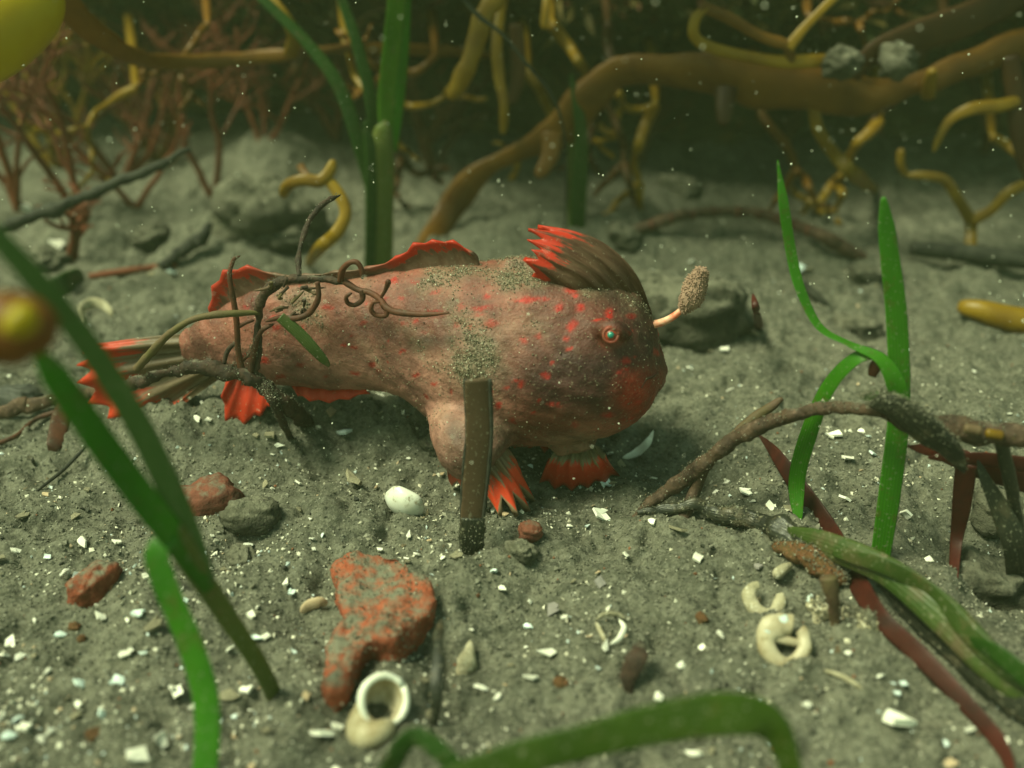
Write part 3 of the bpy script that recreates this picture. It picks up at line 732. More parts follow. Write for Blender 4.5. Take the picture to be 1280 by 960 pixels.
gp = hv[pick] + hn[pick] * .0010 + rng.normal(0, .0035, (len(pick), 3)) * (1 - np.abs(hn[pick]))
gc = np.array([(.17, .15, .10), (.25, .225, .16), (.11, .09, .06), (.5, .47, .37)])[rng.choice(4, len(gp), p=[.5, .25, .2, .05])] * rng.uniform(.7, 1.2, (len(gp), 1))
silt_o = obj('silt', grains_mesh('silt', gp - fb, hn[pick], rng.uniform(.0008, .0021, len(gp)), gc), M['grain'], fish)
silt_o['kind'] = 'stuff'
#@@REST@@

# ------------------------------------------------------------------ seagrass
def shoot(label, base, parts, group=None, name='seagrass_shoot', cat='seagrass'):
    t = thing(name, label, cat, base, group)
    for pn, ctrl, w, mat, kw in parts:
        kw = dict(kw); kw.setdefault('thick', .09); kw.setdefault('ns', 14); kw.setdefault('taper1', .25); kw.setdefault('n', 40)
        place(pn, strand_geo(ctrl, w, **kw), M[mat], t)
    return t
def root(c):
    p = W(c); return (p[0], p[1], p[2])
Yb = float(hit(474, 335)[1])
shoot('tall green seagrass shoot rising behind the fish from a thick olive sheath', root((474, 335, 'g')), [
    ('sheath', [(474, 342, ('g', -.02)), (474, 300, Yb), (476, 230, Yb), (478, 175, Yb), (482, 150, Yb)], [34, 34, 33, 28, 12], 'grass_sheath', dict(thick=.45, ns=18, taper1=.2, rough=.12)),
    ('sheath', [(462, 335, Yb - .02), (464, 260, Yb - .03), (463, 190, Yb - .03), (456, 150, Yb - .03)], [14, 16, 16, 8], 'grass_dark', dict(thick=.3, twist=.4)),
    ('blade', [(484, 190, Yb), (482, 130, Yb), (490, 60, Yb - .02), (498, -20, Yb - .05), (500, -90, Yb - .1)], [14, 20, 24, 24, 20], 'grass_bright', dict(twist=(.1, .3, .2))),
    ('blade', [(470, 200, Yb + .02), (465, 130, Yb + .03), (448, 60, Yb + .06), (428, 0, Yb + .1), (412, -60, Yb + .12)], [14, 18, 16, 13, 8], 'grass_dark', dict(twist=.4)),
    ('blade', [(492, 190, Yb + .02), (500, 120, Yb + .03), (507, 40, Yb + .06), (510, -50, Yb + .08)], [12, 16, 15, 12], 'grass', dict(twist=.7)),
    ('blade', [(466, 250, Yb + .03), (452, 190, Yb + .05), (425, 110, Yb + .08), (385, 55, Yb + .1), (335, 5, Yb + .12), (300, -25, Yb + .14)], [12, 18, 18, 15, 13, 10], 'grass_dark', dict(twist=.3)),
])
Yc = float(hit(720, 285)[1])
shoot('short folded green seagrass blade standing behind the crest fin', root((720, 288, 'g')), [
    ('blade', [(722, 292, ('g', -.02)), (724, 240, Yc), (727, 180, Yc), (722, 130, Yc), (713, 92, Yc)], [18, 20, 18, 15, 8], 'grass_dark', dict(twist=(.2, .6))),
    ('blade', [(716, 292, ('g', -.02)), (714, 240, Yc + .03), (716, 170, Yc + .04), (718, 130, Yc + .03)], [12, 13, 12, 6], 'grass_sheath', dict(twist=.5)),
])
shoot('bright green seagrass shoot with a curled thin blade beside the dead stalk', root((1100, 702, 'g')), [
    ('blade', [(1099, 706, ('g', -.015)), (1113, 610, 1.335), (1124, 510, 1.36), (1121, 400, 1.385), (1111, 310, 1.40), (1104, 246, 1.41)], [23, 27, 27, 27, 23, 16], 'grass', dict(twist=(.1, .35, .2), n=60)),
    ('blade', [(1126, 520, 1.345), (1120, 480, 1.35), (1100, 448, 1.365), (1062, 430, 1.39), (1024, 408, 1.42), (1000, 360, 1.45), (988, 310, 1.47), (979, 250, 1.48), (972, 200, 1.5)], [26, 24, 16, 11, 12, 14, 14, 13, 6], 'grass', dict(twist=(.1, .2, .9, .5, .3, .6), n=80)),
    ('blade', [(1122, 470, 1.37), (1100, 446, 1.375), (1070, 448, 1.38), (1035, 485, 1.40), (1010, 545, 1.42), (996, 600, 1.44), (998, 655, ('g', -.01))], [10, 13, 18, 22, 24, 22, 18], 'grass', dict(twist=(.2, .6, .3), n=60)),
])
shoot('leaning green seagrass with long blades in front of the tail', root((342, 868, 'g')), [
    ('sheath', [(346, 876, ('g', -.02)), (322, 828, 1.02), (280, 765, 1.00), (240, 705, .975), (215, 660, .96)], [20, 22, 25, 31, 35], 'grass_sheath', dict(thick=.3, taper1=.7)),
    ('blade', [(262, 738, .985), (225, 680, .962), (186, 632, .935), (134, 563, .91), (84, 492, .89), (46, 438, .88)], [16, 34, 38, 40, 37, 30], 'grass', dict(twist=(.1, .4, .15), n=60)),
    ('blade', [(262, 730, .985), (236, 668, .975), (203, 590, .96), (158, 505, .935), (96, 412, .90), (20, 322, .86), (-60, 240, .83)], [16, 30, 32, 32, 32, 32, 28], 'grass_pale', dict(twist=(.1, .2, .5), n=60)),
    ('blade', [(222, 672, .955), (196, 690, .94), (212, 745, .92), (238, 805, .90), (258, 880, .87), (256, 960, .83), (240, 1060, .78), (225, 1150, 'g')], [24, 30, 33, 34, 34, 32, 28, 24], 'grass', dict(twist=(.1, .5, .3, .2), n=60, taper0=.4)),
])
shoot('arched green seagrass blade out of focus along the near sand', root((430, 1120, 'g')), [
    ('blade', [(420, 1130, ('g', -.01)), (520, 1010, .745), (620, 958, .745), (720, 930, .75), (820, 905, .76), (900, 893, .765), (955, 900, .765), (982, 940, .755), (995, 1020, .73), (1000, 1180, ('g', -.01))], [30, 40, 46, 46, 52, 54, 46, 32, 26, 22], 'grass_olive', dict(twist=(.1, .4, .1, .3), n=80)),
    ('blade', [(430, 1110, ('g', 0)), (470, 1000, .78), (510, 925, .80), (545, 935, .79), (585, 985, .77), (620, 1080, ('g', 0))], [20, 28, 26, 26, 24, 16], 'grass_dark', dict(twist=.4)),
])
shoot('thick fading seagrass shoot lying down with a blackened tip', root((1000, 672, 'g')), [
    ('sheath', [(798, 642, ('g', .008)), (860, 637, ('g', .016)), (930, 648, ('g', .022)), (1000, 670, ('g', .03)), (1050, 690, ('g', .035))], [9, 16, 22, 30, 30], 'grass_black', dict(thick=.6, rough=.7, rf=45, wob=.014, n=120)),
    ('blade', [(985, 664, ('g', .030)), (1040, 684, ('g', .05)), (1110, 715, ('g', .06)), (1180, 770, ('g', .06)), (1240, 830, ('g', .06)), (1330, 900, ('g', .05))], [22, 36, 38, 48, 46, 42], 'grass_old', dict(thick=.35, twist=(.5, .1, .4), taper0=.5, n=60)),
    ('blade', [(1040, 692, ('g', .055)), (1100, 706, ('g', .078)), (1160, 738, ('g', .085)), (1220, 800, ('g', .085)), (1300, 868, ('g', .07))], [12, 22, 26, 28, 28], 'grass_fade', dict(twist=(.2, .7, .3), taper0=.3, n=60)),
    ('blade', [(1095, 722, ('g', .03)), (1150, 775, ('g', .03)), (1215, 835, ('g', .035)), (1300, 905, ('g', .03))], [16, 30, 34, 34], 'grass_black', dict(twist=.5, taper0=.3)),
    ('blade', [(1210, 800, ('g', .07)), (1250, 820, ('g', .09)), (1310, 870, ('g', .09))], [14, 26, 30], 'grass_dark', dict(twist=.6, taper0=.3)),
])
p0 = W((1215, 645, 'g'))
shoot('dark narrow seagrass leaf drooping over the dark hollow', root((1275, 735, 'g')), [
    ('blade', [(1278, 742, ('g', -.005)), (1272, 690, 1.28), (1252, 640, 1.29), (1232, 600, 1.30), (1222, 575, 1.31)], [36, 34, 26, 14, 6], 'grass_black', dict(twist=.3))])
shoot('short dark green blade scrap lying on the sand', root((82, 354, 'g')), [
    ('blade', [(60, 366, ('g', .012)), (82, 355, ('g', .03)), (104, 344, ('g', .012))], [22, 28, 22], 'grass_dark', dict(twist=.2, taper0=.5, taper1=.5, thick=.16))], name='seagrass_scrap', cat='leaf')

# dead strap standing in front of the fish: two dark rolled edges
st = thing('dead_seagrass_strap', 'brown hollow strap of dead seagrass standing upright before the fish', 'dead leaf', root((590, 695, 'g')))
Ys = float(hit(590, 694)[1])
sc = [(589, 703, ('g', -.02)), (590, 660, Ys + .01), (594, 600, Ys + .02), (599, 545, Ys + .025), (598, 505, Ys + .03), (597, 474, Ys + .032)]
place('strap', strand_geo(sc, [26, 29, 31, 33, 33, 33], .14, 50, 16, .12, rough=.06, rf=40), M['strap'], st)
for dx, w in ((-15.5, 5), (15.5, 5)):
    place('edge', strand_geo([(c[0] + dx * (.86 if k < 2 else 1), c[1], c[2]) for k, c in enumerate(sc)], w, 1.0, 40, 8, rough=.25, rf=50), M['twig_black'], st)
place('rotten_base', strand_geo([(588, 706, ('g', -.02)), (590, 672, Ys + .004), (592, 648, Ys + .008)], [29, 32, 30], .22, 24, 14, .12, rough=.3, rf=60), M['grass_black'], st)
# dead stalk and its twin
st = thing('dead_stalk', 'long brown dead rhizome stalk bent across the green shoot', 'dead stalk', root((785, 650, 'g')))
place('stem', strand_geo([(782, 654, ('g', -.005)), (832, 614, 1.475), (882, 578, 1.455), (934, 542, 1.44), (988, 519, 1.41), (1040, 511, 1.37), (1100, 513, 1.32), (1150, 528, 1.30), (1210, 538, 1.29), (1320, 548, 1.27)], [10, 17, 20, 20, 19, 18, 18, 28, 30, 28], .85, 260, 20, 0, .3, 1, .5, 45, 4, .006), M['dead_stalk'], st)
place('branch', strand_geo([(868, 588, 1.465), (905, 556, 1.475), (945, 522, 1.485), (978, 498, 1.49)], [14, 13, 13, 9], .8, 30, 12, 0, 1, .5, .2, 30, 6, .004), M['green_stalk'], st)
place('branch', strand_geo([(852, 652, ('g', -.01)), (868, 615, 1.46), (880, 585, 1.455)], [18, 15, 16], .9, 20, 10, rough=.25, rf=40), M['dead_stalk'], st)
place('torn_sheath', strand_geo([(1085, 505, 1.305), (1115, 508, 1.295), (1150, 532, 1.285), (1185, 560, 1.28), (1205, 590, 1.285)], [14, 34, 40, 30, 10], .3, 40, 12, .5, .3, .3, .35, 30, 8), M['grass_black'], st)
place('torn_sheath', strand_geo([(1075, 495, 1.315), (1105, 500, 1.30), (1130, 515, 1.295)], [8, 20, 12], .2, 24, 12, .4, .3, .3), M['grass'], st)
for a, b in ((1205, 535), (1232, 541), (1262, 545)):
    place('node', strand_geo([(a, b, 1.272), (a + 22, b + 4, 1.268)], [12, 13], .8, 12, 10, 0, .6, .6), M['kelp_yellow' if a == 1232 else 'green_stalk'], st)
place('support', strand_geo([(1250, 545, 1.285), (1262, 600, 1.29), (1275, 670, 1.31), (1285, 745, ('g', -.01))], [18, 16, 16, 14], .8, 30, 10, rough=.3), M['grass_black'], st)
# dark red straps
def strap(label, ctrl, w, name='red_alga_strap', cat='seaweed', mat='red_strap', **kw):
    kw.setdefault('thick', .10); kw.setdefault('n', 50); kw.setdefault('taper1', .3); kw.setdefault('ns', 12)
    v = strand_geo(ctrl, w, **kw)
    return tag(place(name, v, M[mat], None, W(ctrl[0]) if ctrl[0][2] == 'g' or isinstance(ctrl[0][2], tuple) else None), label, cat)
strap('long dark red seaweed strap running under the fading shoot', [(948, 543, ('g', .045)), (968, 566, ('g', .04)), (1000, 612, ('g', .03)), (1035, 662, ('g', .015)), (1070, 725, ('g', .01)), (1100, 772, ('g', .015)), (1150, 820, ('g', .015)), (1200, 872, ('g', .01)), (1250, 930, ('g', .012)), (1270, 985, ('g', .01))], [6, 16, 26, 30, 30, 26, 26, 24, 22, 16], twist=(.3, .6, .3, .5), taper0=.3)
a = thing('red_alga_strap', 'crossed dark red seaweed blades beneath the torn dead sheath', 'seaweed', root((1190, 745, 'g')))
place('blade', strand_geo([(1134, 558, 1.36), (1180, 566, 1.35), (1230, 586, 1.34), (1310, 612, 1.33)], [6, 24, 32, 30], .1, 40, 12, (.3, .6), .3), M['red_strap'], a)
place('blade', strand_geo([(1160, 572, 1.345), (1230, 574, 1.33), (1310, 585, 1.32)], [8, 20, 22], .1, 40, 12, .5, .3), M['red_strap'], a)
place('blade', strand_geo([(1208, 580, 1.345), (1202, 630, 1.345), (1195, 680, 1.34), (1190, 752, ('g', -.01))], [26, 24, 16, 12], .12, 40, 12, (.2, .6)), M['red_strap'], a)
strap('small brown upright stub by the broken ring shell', [(1046, 838, ('g', -.01)), (1044, 790, 1.135), (1040, 745, 1.14), (1036, 722, 1.145)], [15, 14, 16, 24], 'dead_stub', 'dead stalk', 'green_stalk', thick=.7, n=60, rough=.5, rf=50, taper1=.9)
strap('rusty encrusted stick lying under the fading shoot', [(968, 680, ('g', .012)), (1000, 694, ('g', .02)), (1035, 712, ('g', .02)), (1058, 728, ('g', .012))], [14, 26, 26, 16], 'crusty_stick', 'stick', 'rust', thick=.7, n=90, rough=.9, rf=50)
strap('dark decayed leaf stub beside the brick red stone', [(542, 915, ('g', -.01)), (545, 860, ('g', .055)), (548, 800, ('g', .09)), (552, 775, ('g', .10))], [17, 14, 15, 8], 'decayed_leaf', 'dead leaf', 'grass_black', thick=.3, n=60, rough=.7, rf=40)
strap('dark reddish leaf scrap poking up from open sand', [(785, 868, ('g', -.005)), (788, 845, ('g', .02)), (798, 818, ('g', .04)), (800, 802, ('g', .045))], [12, 24, 22, 8], 'leaf_scrap', 'dead leaf', 'curl_dark', thick=.25, n=60, rough=.8, rf=40)
strap('thin black twig lying on sand below the tail', [(46, 614, ('g', .004)), (78, 588, ('g', .012)), (108, 558, ('g', .02))], [3, 5, 4], 'thin_twig', 'twig', 'twig_black', thick=1, n=16)
strap('thick blackish branch slanting across the red weeds', [(-260, 420, ('g', 0)), (-120, 345, 2.35), (0, 288, 2.45), (80, 258, 2.5), (160, 222, 2.55), (205, 203, 2.6), (238, 186, 2.62)], [16, 15, 15, 15, 13, 12, 9], 'dead_branch', 'branch', 'twig_black', thick=.9, n=160, rough=.6, rf=30, wob=.008, taper1=.6)
strap('dark forked stick half sunk near the pale mound', [(205, 335, ('g', .005)), (228, 318, ('g', .03)), (248, 298, ('g', .05)), (266, 282, ('g', .06))], [16, 14, 18, 10], 'sunken_stick', 'stick', 'twig_black', thick=.9, n=30, rough=.5, wob=.02)
strap('straight thin reddish stalk lying flat on the sand', [(112, 346, ('g', .006)), (165, 338, ('g', .012)), (222, 331, ('g', .006))], [9, 9, 8], 'red_stalk', 'stalk', 'red_alga', thick=.9, n=30)
strap('black tubular stalk piece lying by the yellow fork', [(1140, 310, ('g', .04)), (1200, 316, ('g', .045)), (1320, 330, ('g', .045))], [17, 22, 22], 'black_tube', 'stalk', 'twig_black', thick=.95, n=40, taper1=1, rough=.12)
a = thing('segmented_rhizome', 'reddish segmented rhizome arching over the sand beyond the lure', 'rhizome', root((770, 300, 'g')))
seg = [(768, 300, ('g', -.01)), (800, 288, ('g', .02)), (840, 273, ('g', .05)), (890, 265, ('g', .07)), (945, 267, ('g', .08)), (985, 278, ('g', .07)), (1020, 292, ('g', .05)), (1050, 308, ('g', .03)), (1082, 326, ('g', -.01))]
g = strand_geo(seg, [10, 13, 13, 13, 13, 13, 15, 20, 16], .85, 120, 12, 0, .4, .6, .3, 22, 3, .01)
place('stem', g, M['dead_stalk'], a)
cl = spline([W(c) for c in seg], 30)
for k in range(3, 27, 2):
    d = unit(cl[k + 1] - cl[k]); place('node', sweep(np.array([cl[k] - d * .008, cl[k], cl[k] + d * .008]), np.array([.015, .019, .015]), np.array([.015, .019, .015]), 10), M['curl' if k % 4 else 'dead_stalk'], a)
strap('small dark stick leaning on sand beside the curled blade', [(1003, 354, ('g', .035)), (1018, 368, ('g', .02)), (1034, 382, ('g', .0))], [10, 11, 8], 'short_stick', 'stick', 'twig_black', thick=.8, n=16, rough=.3)
strap('little dark red chip standing at the end of the silted stone', [(949, 410, ('g', -.005)), (946, 390, 1.86), (941, 367, 1.87)], [10, 10, 4], 'bark_chip', 'chip', 'red_strap', thick=.5, n=16, rough=.3)
strap('small rust brown scrap beneath the arched blade', [(1090, 470, 1.375), (1094, 458, 1.372), (1100, 448, 1.37)], [10, 14, 8], 'leaf_scrap', 'dead leaf', 'curl', thick=.3, n=14, rough=.3)

# ------------------------------------------------------------------ curled weed over the tail
def poly(parent, name, ctrl, w, mat, n=40, thick=.85, rough=.2, taper1=.35, **kw):
    return place(name, strand_geo(ctrl, w, thick, n, 10, 0, 1, taper1, rough, 60, len(ctrl), **kw), M[mat], parent)
cw = thing('curled_red_weed', 'tangle of curled red brown weed draped over the tail', 'seaweed', root((300, 530, 'g')))
Yt = 1.655
poly(cw, 'main_stem', [(150, 486, 1.66), (200, 470, 1.645), (255, 461, 1.63), (300, 466, 1.62), (330, 482, 1.615), (360, 503, 1.62), (385, 530, ('g', .0)), (405, 548, ('g', -.01))], [12, 15, 17, 20, 22, 20, 16, 8], 'curl_dark', 160, rough=.9, wob=.012)
poly(cw, 'main_stem', [(330, 482, 1.61), (345, 510, 1.60), (362, 545, ('g', .01)), (376, 562, ('g', 0))], [16, 12, 8, 4], 'curl_dark', 30, rough=.4)
poly(cw, 'branch', [(318, 470, 1.62), (322, 440, 1.63), (320, 405, 1.635), (328, 372, 1.63), (350, 352, 1.625), (380, 346, 1.62), (415, 350, 1.61), (435, 353, 1.60)], [10, 8, 9, 11, 12, 9, 8, 8], 'curl_dark', 140, rough=.8, wob=.006)
poly(cw, 'tendril', [(430, 352, 1.60), (447, 362, 1.59), (462, 366, 1.58), (475, 374, 1.57), (483, 385, 1.56), (500, 391, 1.55), (530, 393, 1.54), (562, 391, 1.53)], [8, 8, 8, 8, 9, 8, 7, 5], 'curl', 60)
poly(cw, 'tendril', [(452, 362, 1.585), (453, 374, 1.582), (444, 381, 1.58), (435, 379, 1.578), (433, 371, 1.576), (440, 366, 1.575)], [7, 7, 6, 6, 5, 4], 'curl')
poly(cw, 'tendril', [(484, 386, 1.558), (482, 394, 1.556), (470, 394, 1.556), (464, 387, 1.556), (467, 378, 1.556), (475, 378, 1.556)], [7, 7, 6, 6, 5, 4], 'curl')
poly(cw, 'tendril', [(425, 352, 1.60), (428, 338, 1.595), (436, 329, 1.59), (446, 328, 1.588), (452, 337, 1.587), (453, 349, 1.586)], [8, 8, 7, 7, 7, 6], 'curl')
poly(cw, 'tendril', [(476, 372, 1.57), (482, 362, 1.568), (486, 350, 1.566)], [4, 5, 8], 'curl', 16, taper1=.6)
poly(cw, 'tendril', [(397, 352, 1.605), (398, 372, 1.60), (388, 390, 1.60), (370, 398, 1.60), (350, 397, 1.61), (332, 402, 1.62)], [6, 7, 8, 8, 6, 5], 'curl')
poly(cw, 'branch', [(374, 346, 1.62), (373, 325, 1.66), (378, 298, 1.70), (390, 270, 1.74), (408, 252, 1.77), (425, 244, 1.80)], [6, 7, 7, 8, 7, 4], 'curl_dark', 40, rough=.5)
poly(cw, 'branch', [(303, 468, 1.62), (298, 440, 1.625), (296, 405, 1.63), (292, 375, 1.635), (287, 345, 1.64), (292, 325, 1.65), (300, 320, 1.65)], [9, 7, 7, 7, 6, 5, 3], 'curl', 50)
poly(cw, 'branch', [(313, 468, 1.615), (317, 440, 1.62), (326, 415, 1.622), (342, 405, 1.62)], [8, 8, 6, 4], 'curl', 30)
poly(cw, 'branch', [(290, 462, 1.63), (303, 450, 1.625), (316, 440, 1.62)], [5, 5, 4], 'curl', 14)
poly(cw, 'tendril', [(280, 456, 1.635), (283, 442, 1.64), (290, 432, 1.64), (299, 428, 1.64)], [5, 6, 6, 4], 'curl_dark', 16)
poly(cw, 'tendril', [(296, 410, 1.63), (306, 404, 1.63), (318, 400, 1.635)], [5, 5, 4], 'curl', 14)
cwl = thing('fine_debris_tuft', 'pale silty tuft of fine weed caught in the curled branches', 'seaweed', root((352, 372, 1.62)))
for k in range(16):
    a_ = random.uniform(335, 395); b_ = random.uniform(352, 395)
    poly(cwl, 'filament', [(a_, b_, 1.615), (a_ + random.uniform(-14, 14), b_ + random.uniform(-12, 12), 1.61), (a_ + random.uniform(-26, 26), b_ + random.uniform(-16, 16), 1.62)], [3, 4, 2], random.choice(['curl_dark', 'dead_stalk', 'green_stalk']), 12)
strap('curved dark green twig reaching over the tail fin', [(170, 462, 1.64), (190, 440, 1.62), (215, 415, 1.60), (245, 398, 1.60), (285, 392, 1.61), (325, 391, 1.63)], [10, 10, 9, 8, 9, 7], 'green_twig', 'twig', 'green_stalk', thick=.9, rough=.35, rf=50, taper1=.6)
strap('short olive blade fragment lying on the fish flank', [(350, 396, 1.60), (372, 415, 1.595), (392, 436, 1.59), (412, 458, 1.59)], [14, 16, 15, 9], 'blade_fragment', 'leaf', 'grass_old', thick=.2, twist=.3)
strap('brown frayed weed straw lying left of the tail', [(-30, 528, ('g', .01)), (20, 512, ('g', .02)), (60, 503, ('g', .02)), (110, 490, ('g', .03)), (160, 484, ('g', .06))], [14, 18, 16, 14, 10], 'weed_straw', 'seaweed', 'dead_stalk', thick=.4, rough=.3, wob=.01)
strap('thin pinkish straw trailing below the frayed weed', [(-20, 560, ('g', .006)), (20, 545, ('g', .01)), (45, 524, ('g', .015)), (80, 512, ('g', .02))], [5, 6, 6, 7], 'weed_straw', 'seaweed', 'curl', thick=.8)
strap('rust brown leaf hanging from the frayed weed', [(80, 505, ('g', .04)), (76, 525, ('g', .03)), (68, 555, ('g', .006)), (62, 564, ('g', 0))], [14, 24, 18, 8], 'leaf_scrap', 'dead leaf', 'curl', thick=.2, rough=.2)
# tufts of fine weed near the tail
strap('small stray weed hook beside the twig', [(34, 570, ('g', .0)), (40, 574, ('g', .02)), (44, 583, ('g', .0))], [3, 4, 3], 'weed_hook', 'seaweed', 'grass_black', thick=.8, n=14)

# ------------------------------------------------------------------ stones
def slab(outline, hgt, voxel=.0055, seed=0):
    """broken stone: top outline in photo pixels at its height above the bed, sides running down into the sand"""
    topp = np.array([hit(a, b, hgt) for a, b in outline]); c = topp.mean(0)
    low = (topp - c) * [.97, .97, 1] + c; low[:, 2] = topp[:, 2] - hgt - .05
    topp = topp + np.stack([0 * topp[:, 0], 0 * topp[:, 0], .5 * hgt * rng.uniform(-.5, .5, len(topp))], 1)
    n = len(topp); v = np.vstack([topp, low, topp.mean(0)[None] + [0, 0, .1 * hgt], low.mean(0)[None]])
    j = np.arange(n); k = (j + 1) % n
    t = np.vstack([np.stack([np.full(n, 2 * n), j, k], -1), np.stack([np.full(n, 2 * n + 1), n + k, n + j], -1)])
    q = np.stack([j, n + j, n + k, k], -1)
    vv, ff, nn = remesh(v, [q, t], voxel, 3, .5)
    vv = vv + nn * (.012 * noise3(vv, 7, seed) + .012 * noise3(vv, 26, seed + 3) + .006 * noise3(vv, 70, seed + 6))[:, None]
    return vv, ff
sv_, sf_ = slab([(414, 702), (445, 691), (500, 691), (518, 712), (542, 730), (543, 760), (518, 782), (496, 800), (462, 800), (446, 822), (428, 858), (410, 868), (402, 852), (405, 812), (430, 775), (420, 740)], .040, .005, 5)
b0 = W((470, 800, 'g'))
brick = tag(obj('broken_stone', mesh_np('broken_stone', sv_ - b0, sf_), M['brick'], None, b0), 'broken brick red stone half covered in grey silt', 'stone')
def stone(label, px, py, r, mat, seed, sink=.35, rot=0, box=.8, rough=.35, name='pebble', cat='stone', group=None):
    c = hit(px, py); k = depth(c) / F
    r = np.array(r) * k
    v, f, uv = blob([0, 0, 0], r, rough, 6, seed, (rot, 'Z'), 40, 26, box)
    o = obj(name, mesh_np(name, v, f, True, uv), M[mat], None, (c[0], c[1], c[2] + r[2] * (1 - 2 * sink)))
    return tag(o, label, cat, group)
stone('rounded red pebble capped with pink crust beside dark rubble', 262, 632, (42, 30, 26), 'pebble', 3, .30, .2)
stone('dark rubble stone against the rounded red pebble', 314, 650, (34, 24, 22), 'rock', 8, .42, .3)
stone('small jagged orange red stone on sand left of the leaning seagrass', 119, 735, (20, 34, 22), 'brick', 11, .35, -.35, .7)
stone('red pebble partly buried at the hand fin tips', 662, 668, (16, 14, 12), 'pebble', 14, .35)
stone('silted grey stone behind the lure', 868, 408, (66, 52, 44), 'rock', 21, .36, .25, .75, .5, 'silted_stone')
stone('low silted grey stone against the fish forehead', 800, 372, (46, 40, 30), 'rock', 23, .45, .1, .8, .5, 'silted_stone')
stone('blackish pebble with a pearly chip at the left', 18, 505, (34, 20, 20), 'twig_stone', 25, .4) if 'twig_stone' in M else stone('blackish pebble beside the frayed weed straw', 18, 505, (34, 20, 18), 'twig_black', 25, .4)
stone('pale silted boulder behind the tail', 325, 275, (56, 60, 50), 'pale_rock', 27, .52, .3, .9, .6, 'silted_stone') if 'pale_rock' in M else None
for k, (a, b, r, m, lab) in enumerate([(1070, 415, 26, 'rock', 'dark stone behind the tall green blade'), (362, 300, 26, 'rock', 'dark stone in shade beneath the yellow kelp scrap'), (780, 298, 20, 'rock', 'dark stone at the end of the segmented rhizome'),
                                       (850, 240, 22, 'rock', 'encrusted pale stone in front of the reef shade'), (1225, 730, 40, 'rock', 'dark stone in the hollow behind the fading shoot'), (1160, 770, 26, 'rock', 'small grey stone tucked under the fading shoot'), (1250, 640, 30, 'rock', 'dark stone beneath the dead stalk support'),
                                       (300, 700, 18, 'rock', 'silty lump below the rounded red pebble'), (650, 690, 16, 'rock', 'silty lump below the hand fin'), (1080, 345, 18, 'rock', 'dark stone under the foot of the segmented rhizome'), (545, 560, 16, 'rock', 'silty lump before the belly'), (190, 300, 22, 'rock', 'dark lump beside the sunken stick'), (60, 330, 26, 'rock', 'grey stone below the slanting branch')]):
    stone(lab, a, b, (r * 1.2, r, r * .75), m, 40 + k, .45, k * .7, .8, .5)

# ------------------------------------------------------------------ shells
def arc_shell(label, ctrl, w, mat, name='shell_crescent', thick=.35, n=26, rough=.25, cat='shell'):
    v = strand_geo(ctrl, w, thick, n, 12, .5, .35, .35, rough, 60, 3)
    return tag(place(name, v, M[mat]), label, cat)
def spiral(turns, r0, R0, growth, rise, n=150, ns=20, a0=0.0, wall=.82):
    """hollow coiled shell, mouth facing +Y at (R,0,0)"""
    th = np.linspace(-turns * 2 * math.pi, 0, n); g = np.exp(growth * th)
    c = np.stack([R0 * g * np.cos(th), R0 * g * np.sin(th), rise * (1 - g)], 1)
    er = np.stack([np.cos(th), np.sin(th), 0 * th], 1); ez = np.array([0, 0, 1.0])
    ph = np.linspace(0, 2 * math.pi, ns, endpoint=False)
    def ringset(k, rad):
        return c[k][:, None] + rad[k][:, None, None] * (np.cos(ph)[None, :, None] * er[k][:, None] + np.sin(ph)[None, :, None] * ez)
    rad = r0 * g * (1 + .04 * np.sin(th * 40))
    out = ringset(np.arange(n), rad)
    k2 = np.arange(n - 1, n - 26, -1); inn = ringset(k2, rad * wall)
    v = np.vstack([out.reshape(-1, 3), inn.reshape(-1, 3), inn[-1].mean(0)[None], out[0].mean(0)[None]])
    tot = n + len(k2); i = np.arange(tot - 1)[:, None] * ns; j = np.arange(ns)[None, :]; j2 = (j + 1) % ns
    q = np.stack([i + j, i + j2, i + ns + j2, i + ns + j], -1).reshape(-1, 4)
    jj = np.arange(ns); kk = (jj + 1) % ns; b = (tot - 1) * ns
    t = np.vstack([np.stack([np.full(ns, tot * ns), b + jj, b + kk], -1), np.stack([np.full(ns, tot * ns + 1), kk, jj], -1)])
    mouth = inn[3:8].reshape(-1, 3)
    return v, [q, t], (n, ns, k2)
def frame(x, y):
    y = unit(np.array(y, float)); x = np.array(x, float); x = unit(x - (x @ y) * y); return np.stack([x, y, np.cross(x, y)], 1)
TOCAM = -F_
c = hit(474, 892, .030)
v, f, info = spiral(2.6, .032, .027, .16, .048)
Mx = frame(.75 * R_ + .45 * U_, .80 * TOCAM + .45 * R_ + .25 * U_)
v = v @ Mx.T
t = thing('snail_shell', 'cream coiled snail shell with a round open mouth by the brick red stone', 'shell', (c[0] - .015, c[1], c[2]))
obj('whorl', mesh_np('whorl', v, f), M['snail'], t)
n_, ns_, k2_ = info
rim = v[(n_ - 1) * ns_: n_ * ns_]; rim = np.vstack([rim, rim[:1]])
lg = sweep(rim + np.array(t.location), .0050, .0050, 8, 0, .5, 60)
obj('lip', mesh_np('lip', lg[0] - np.array(t.location), lg[1]), M['shell'], t)
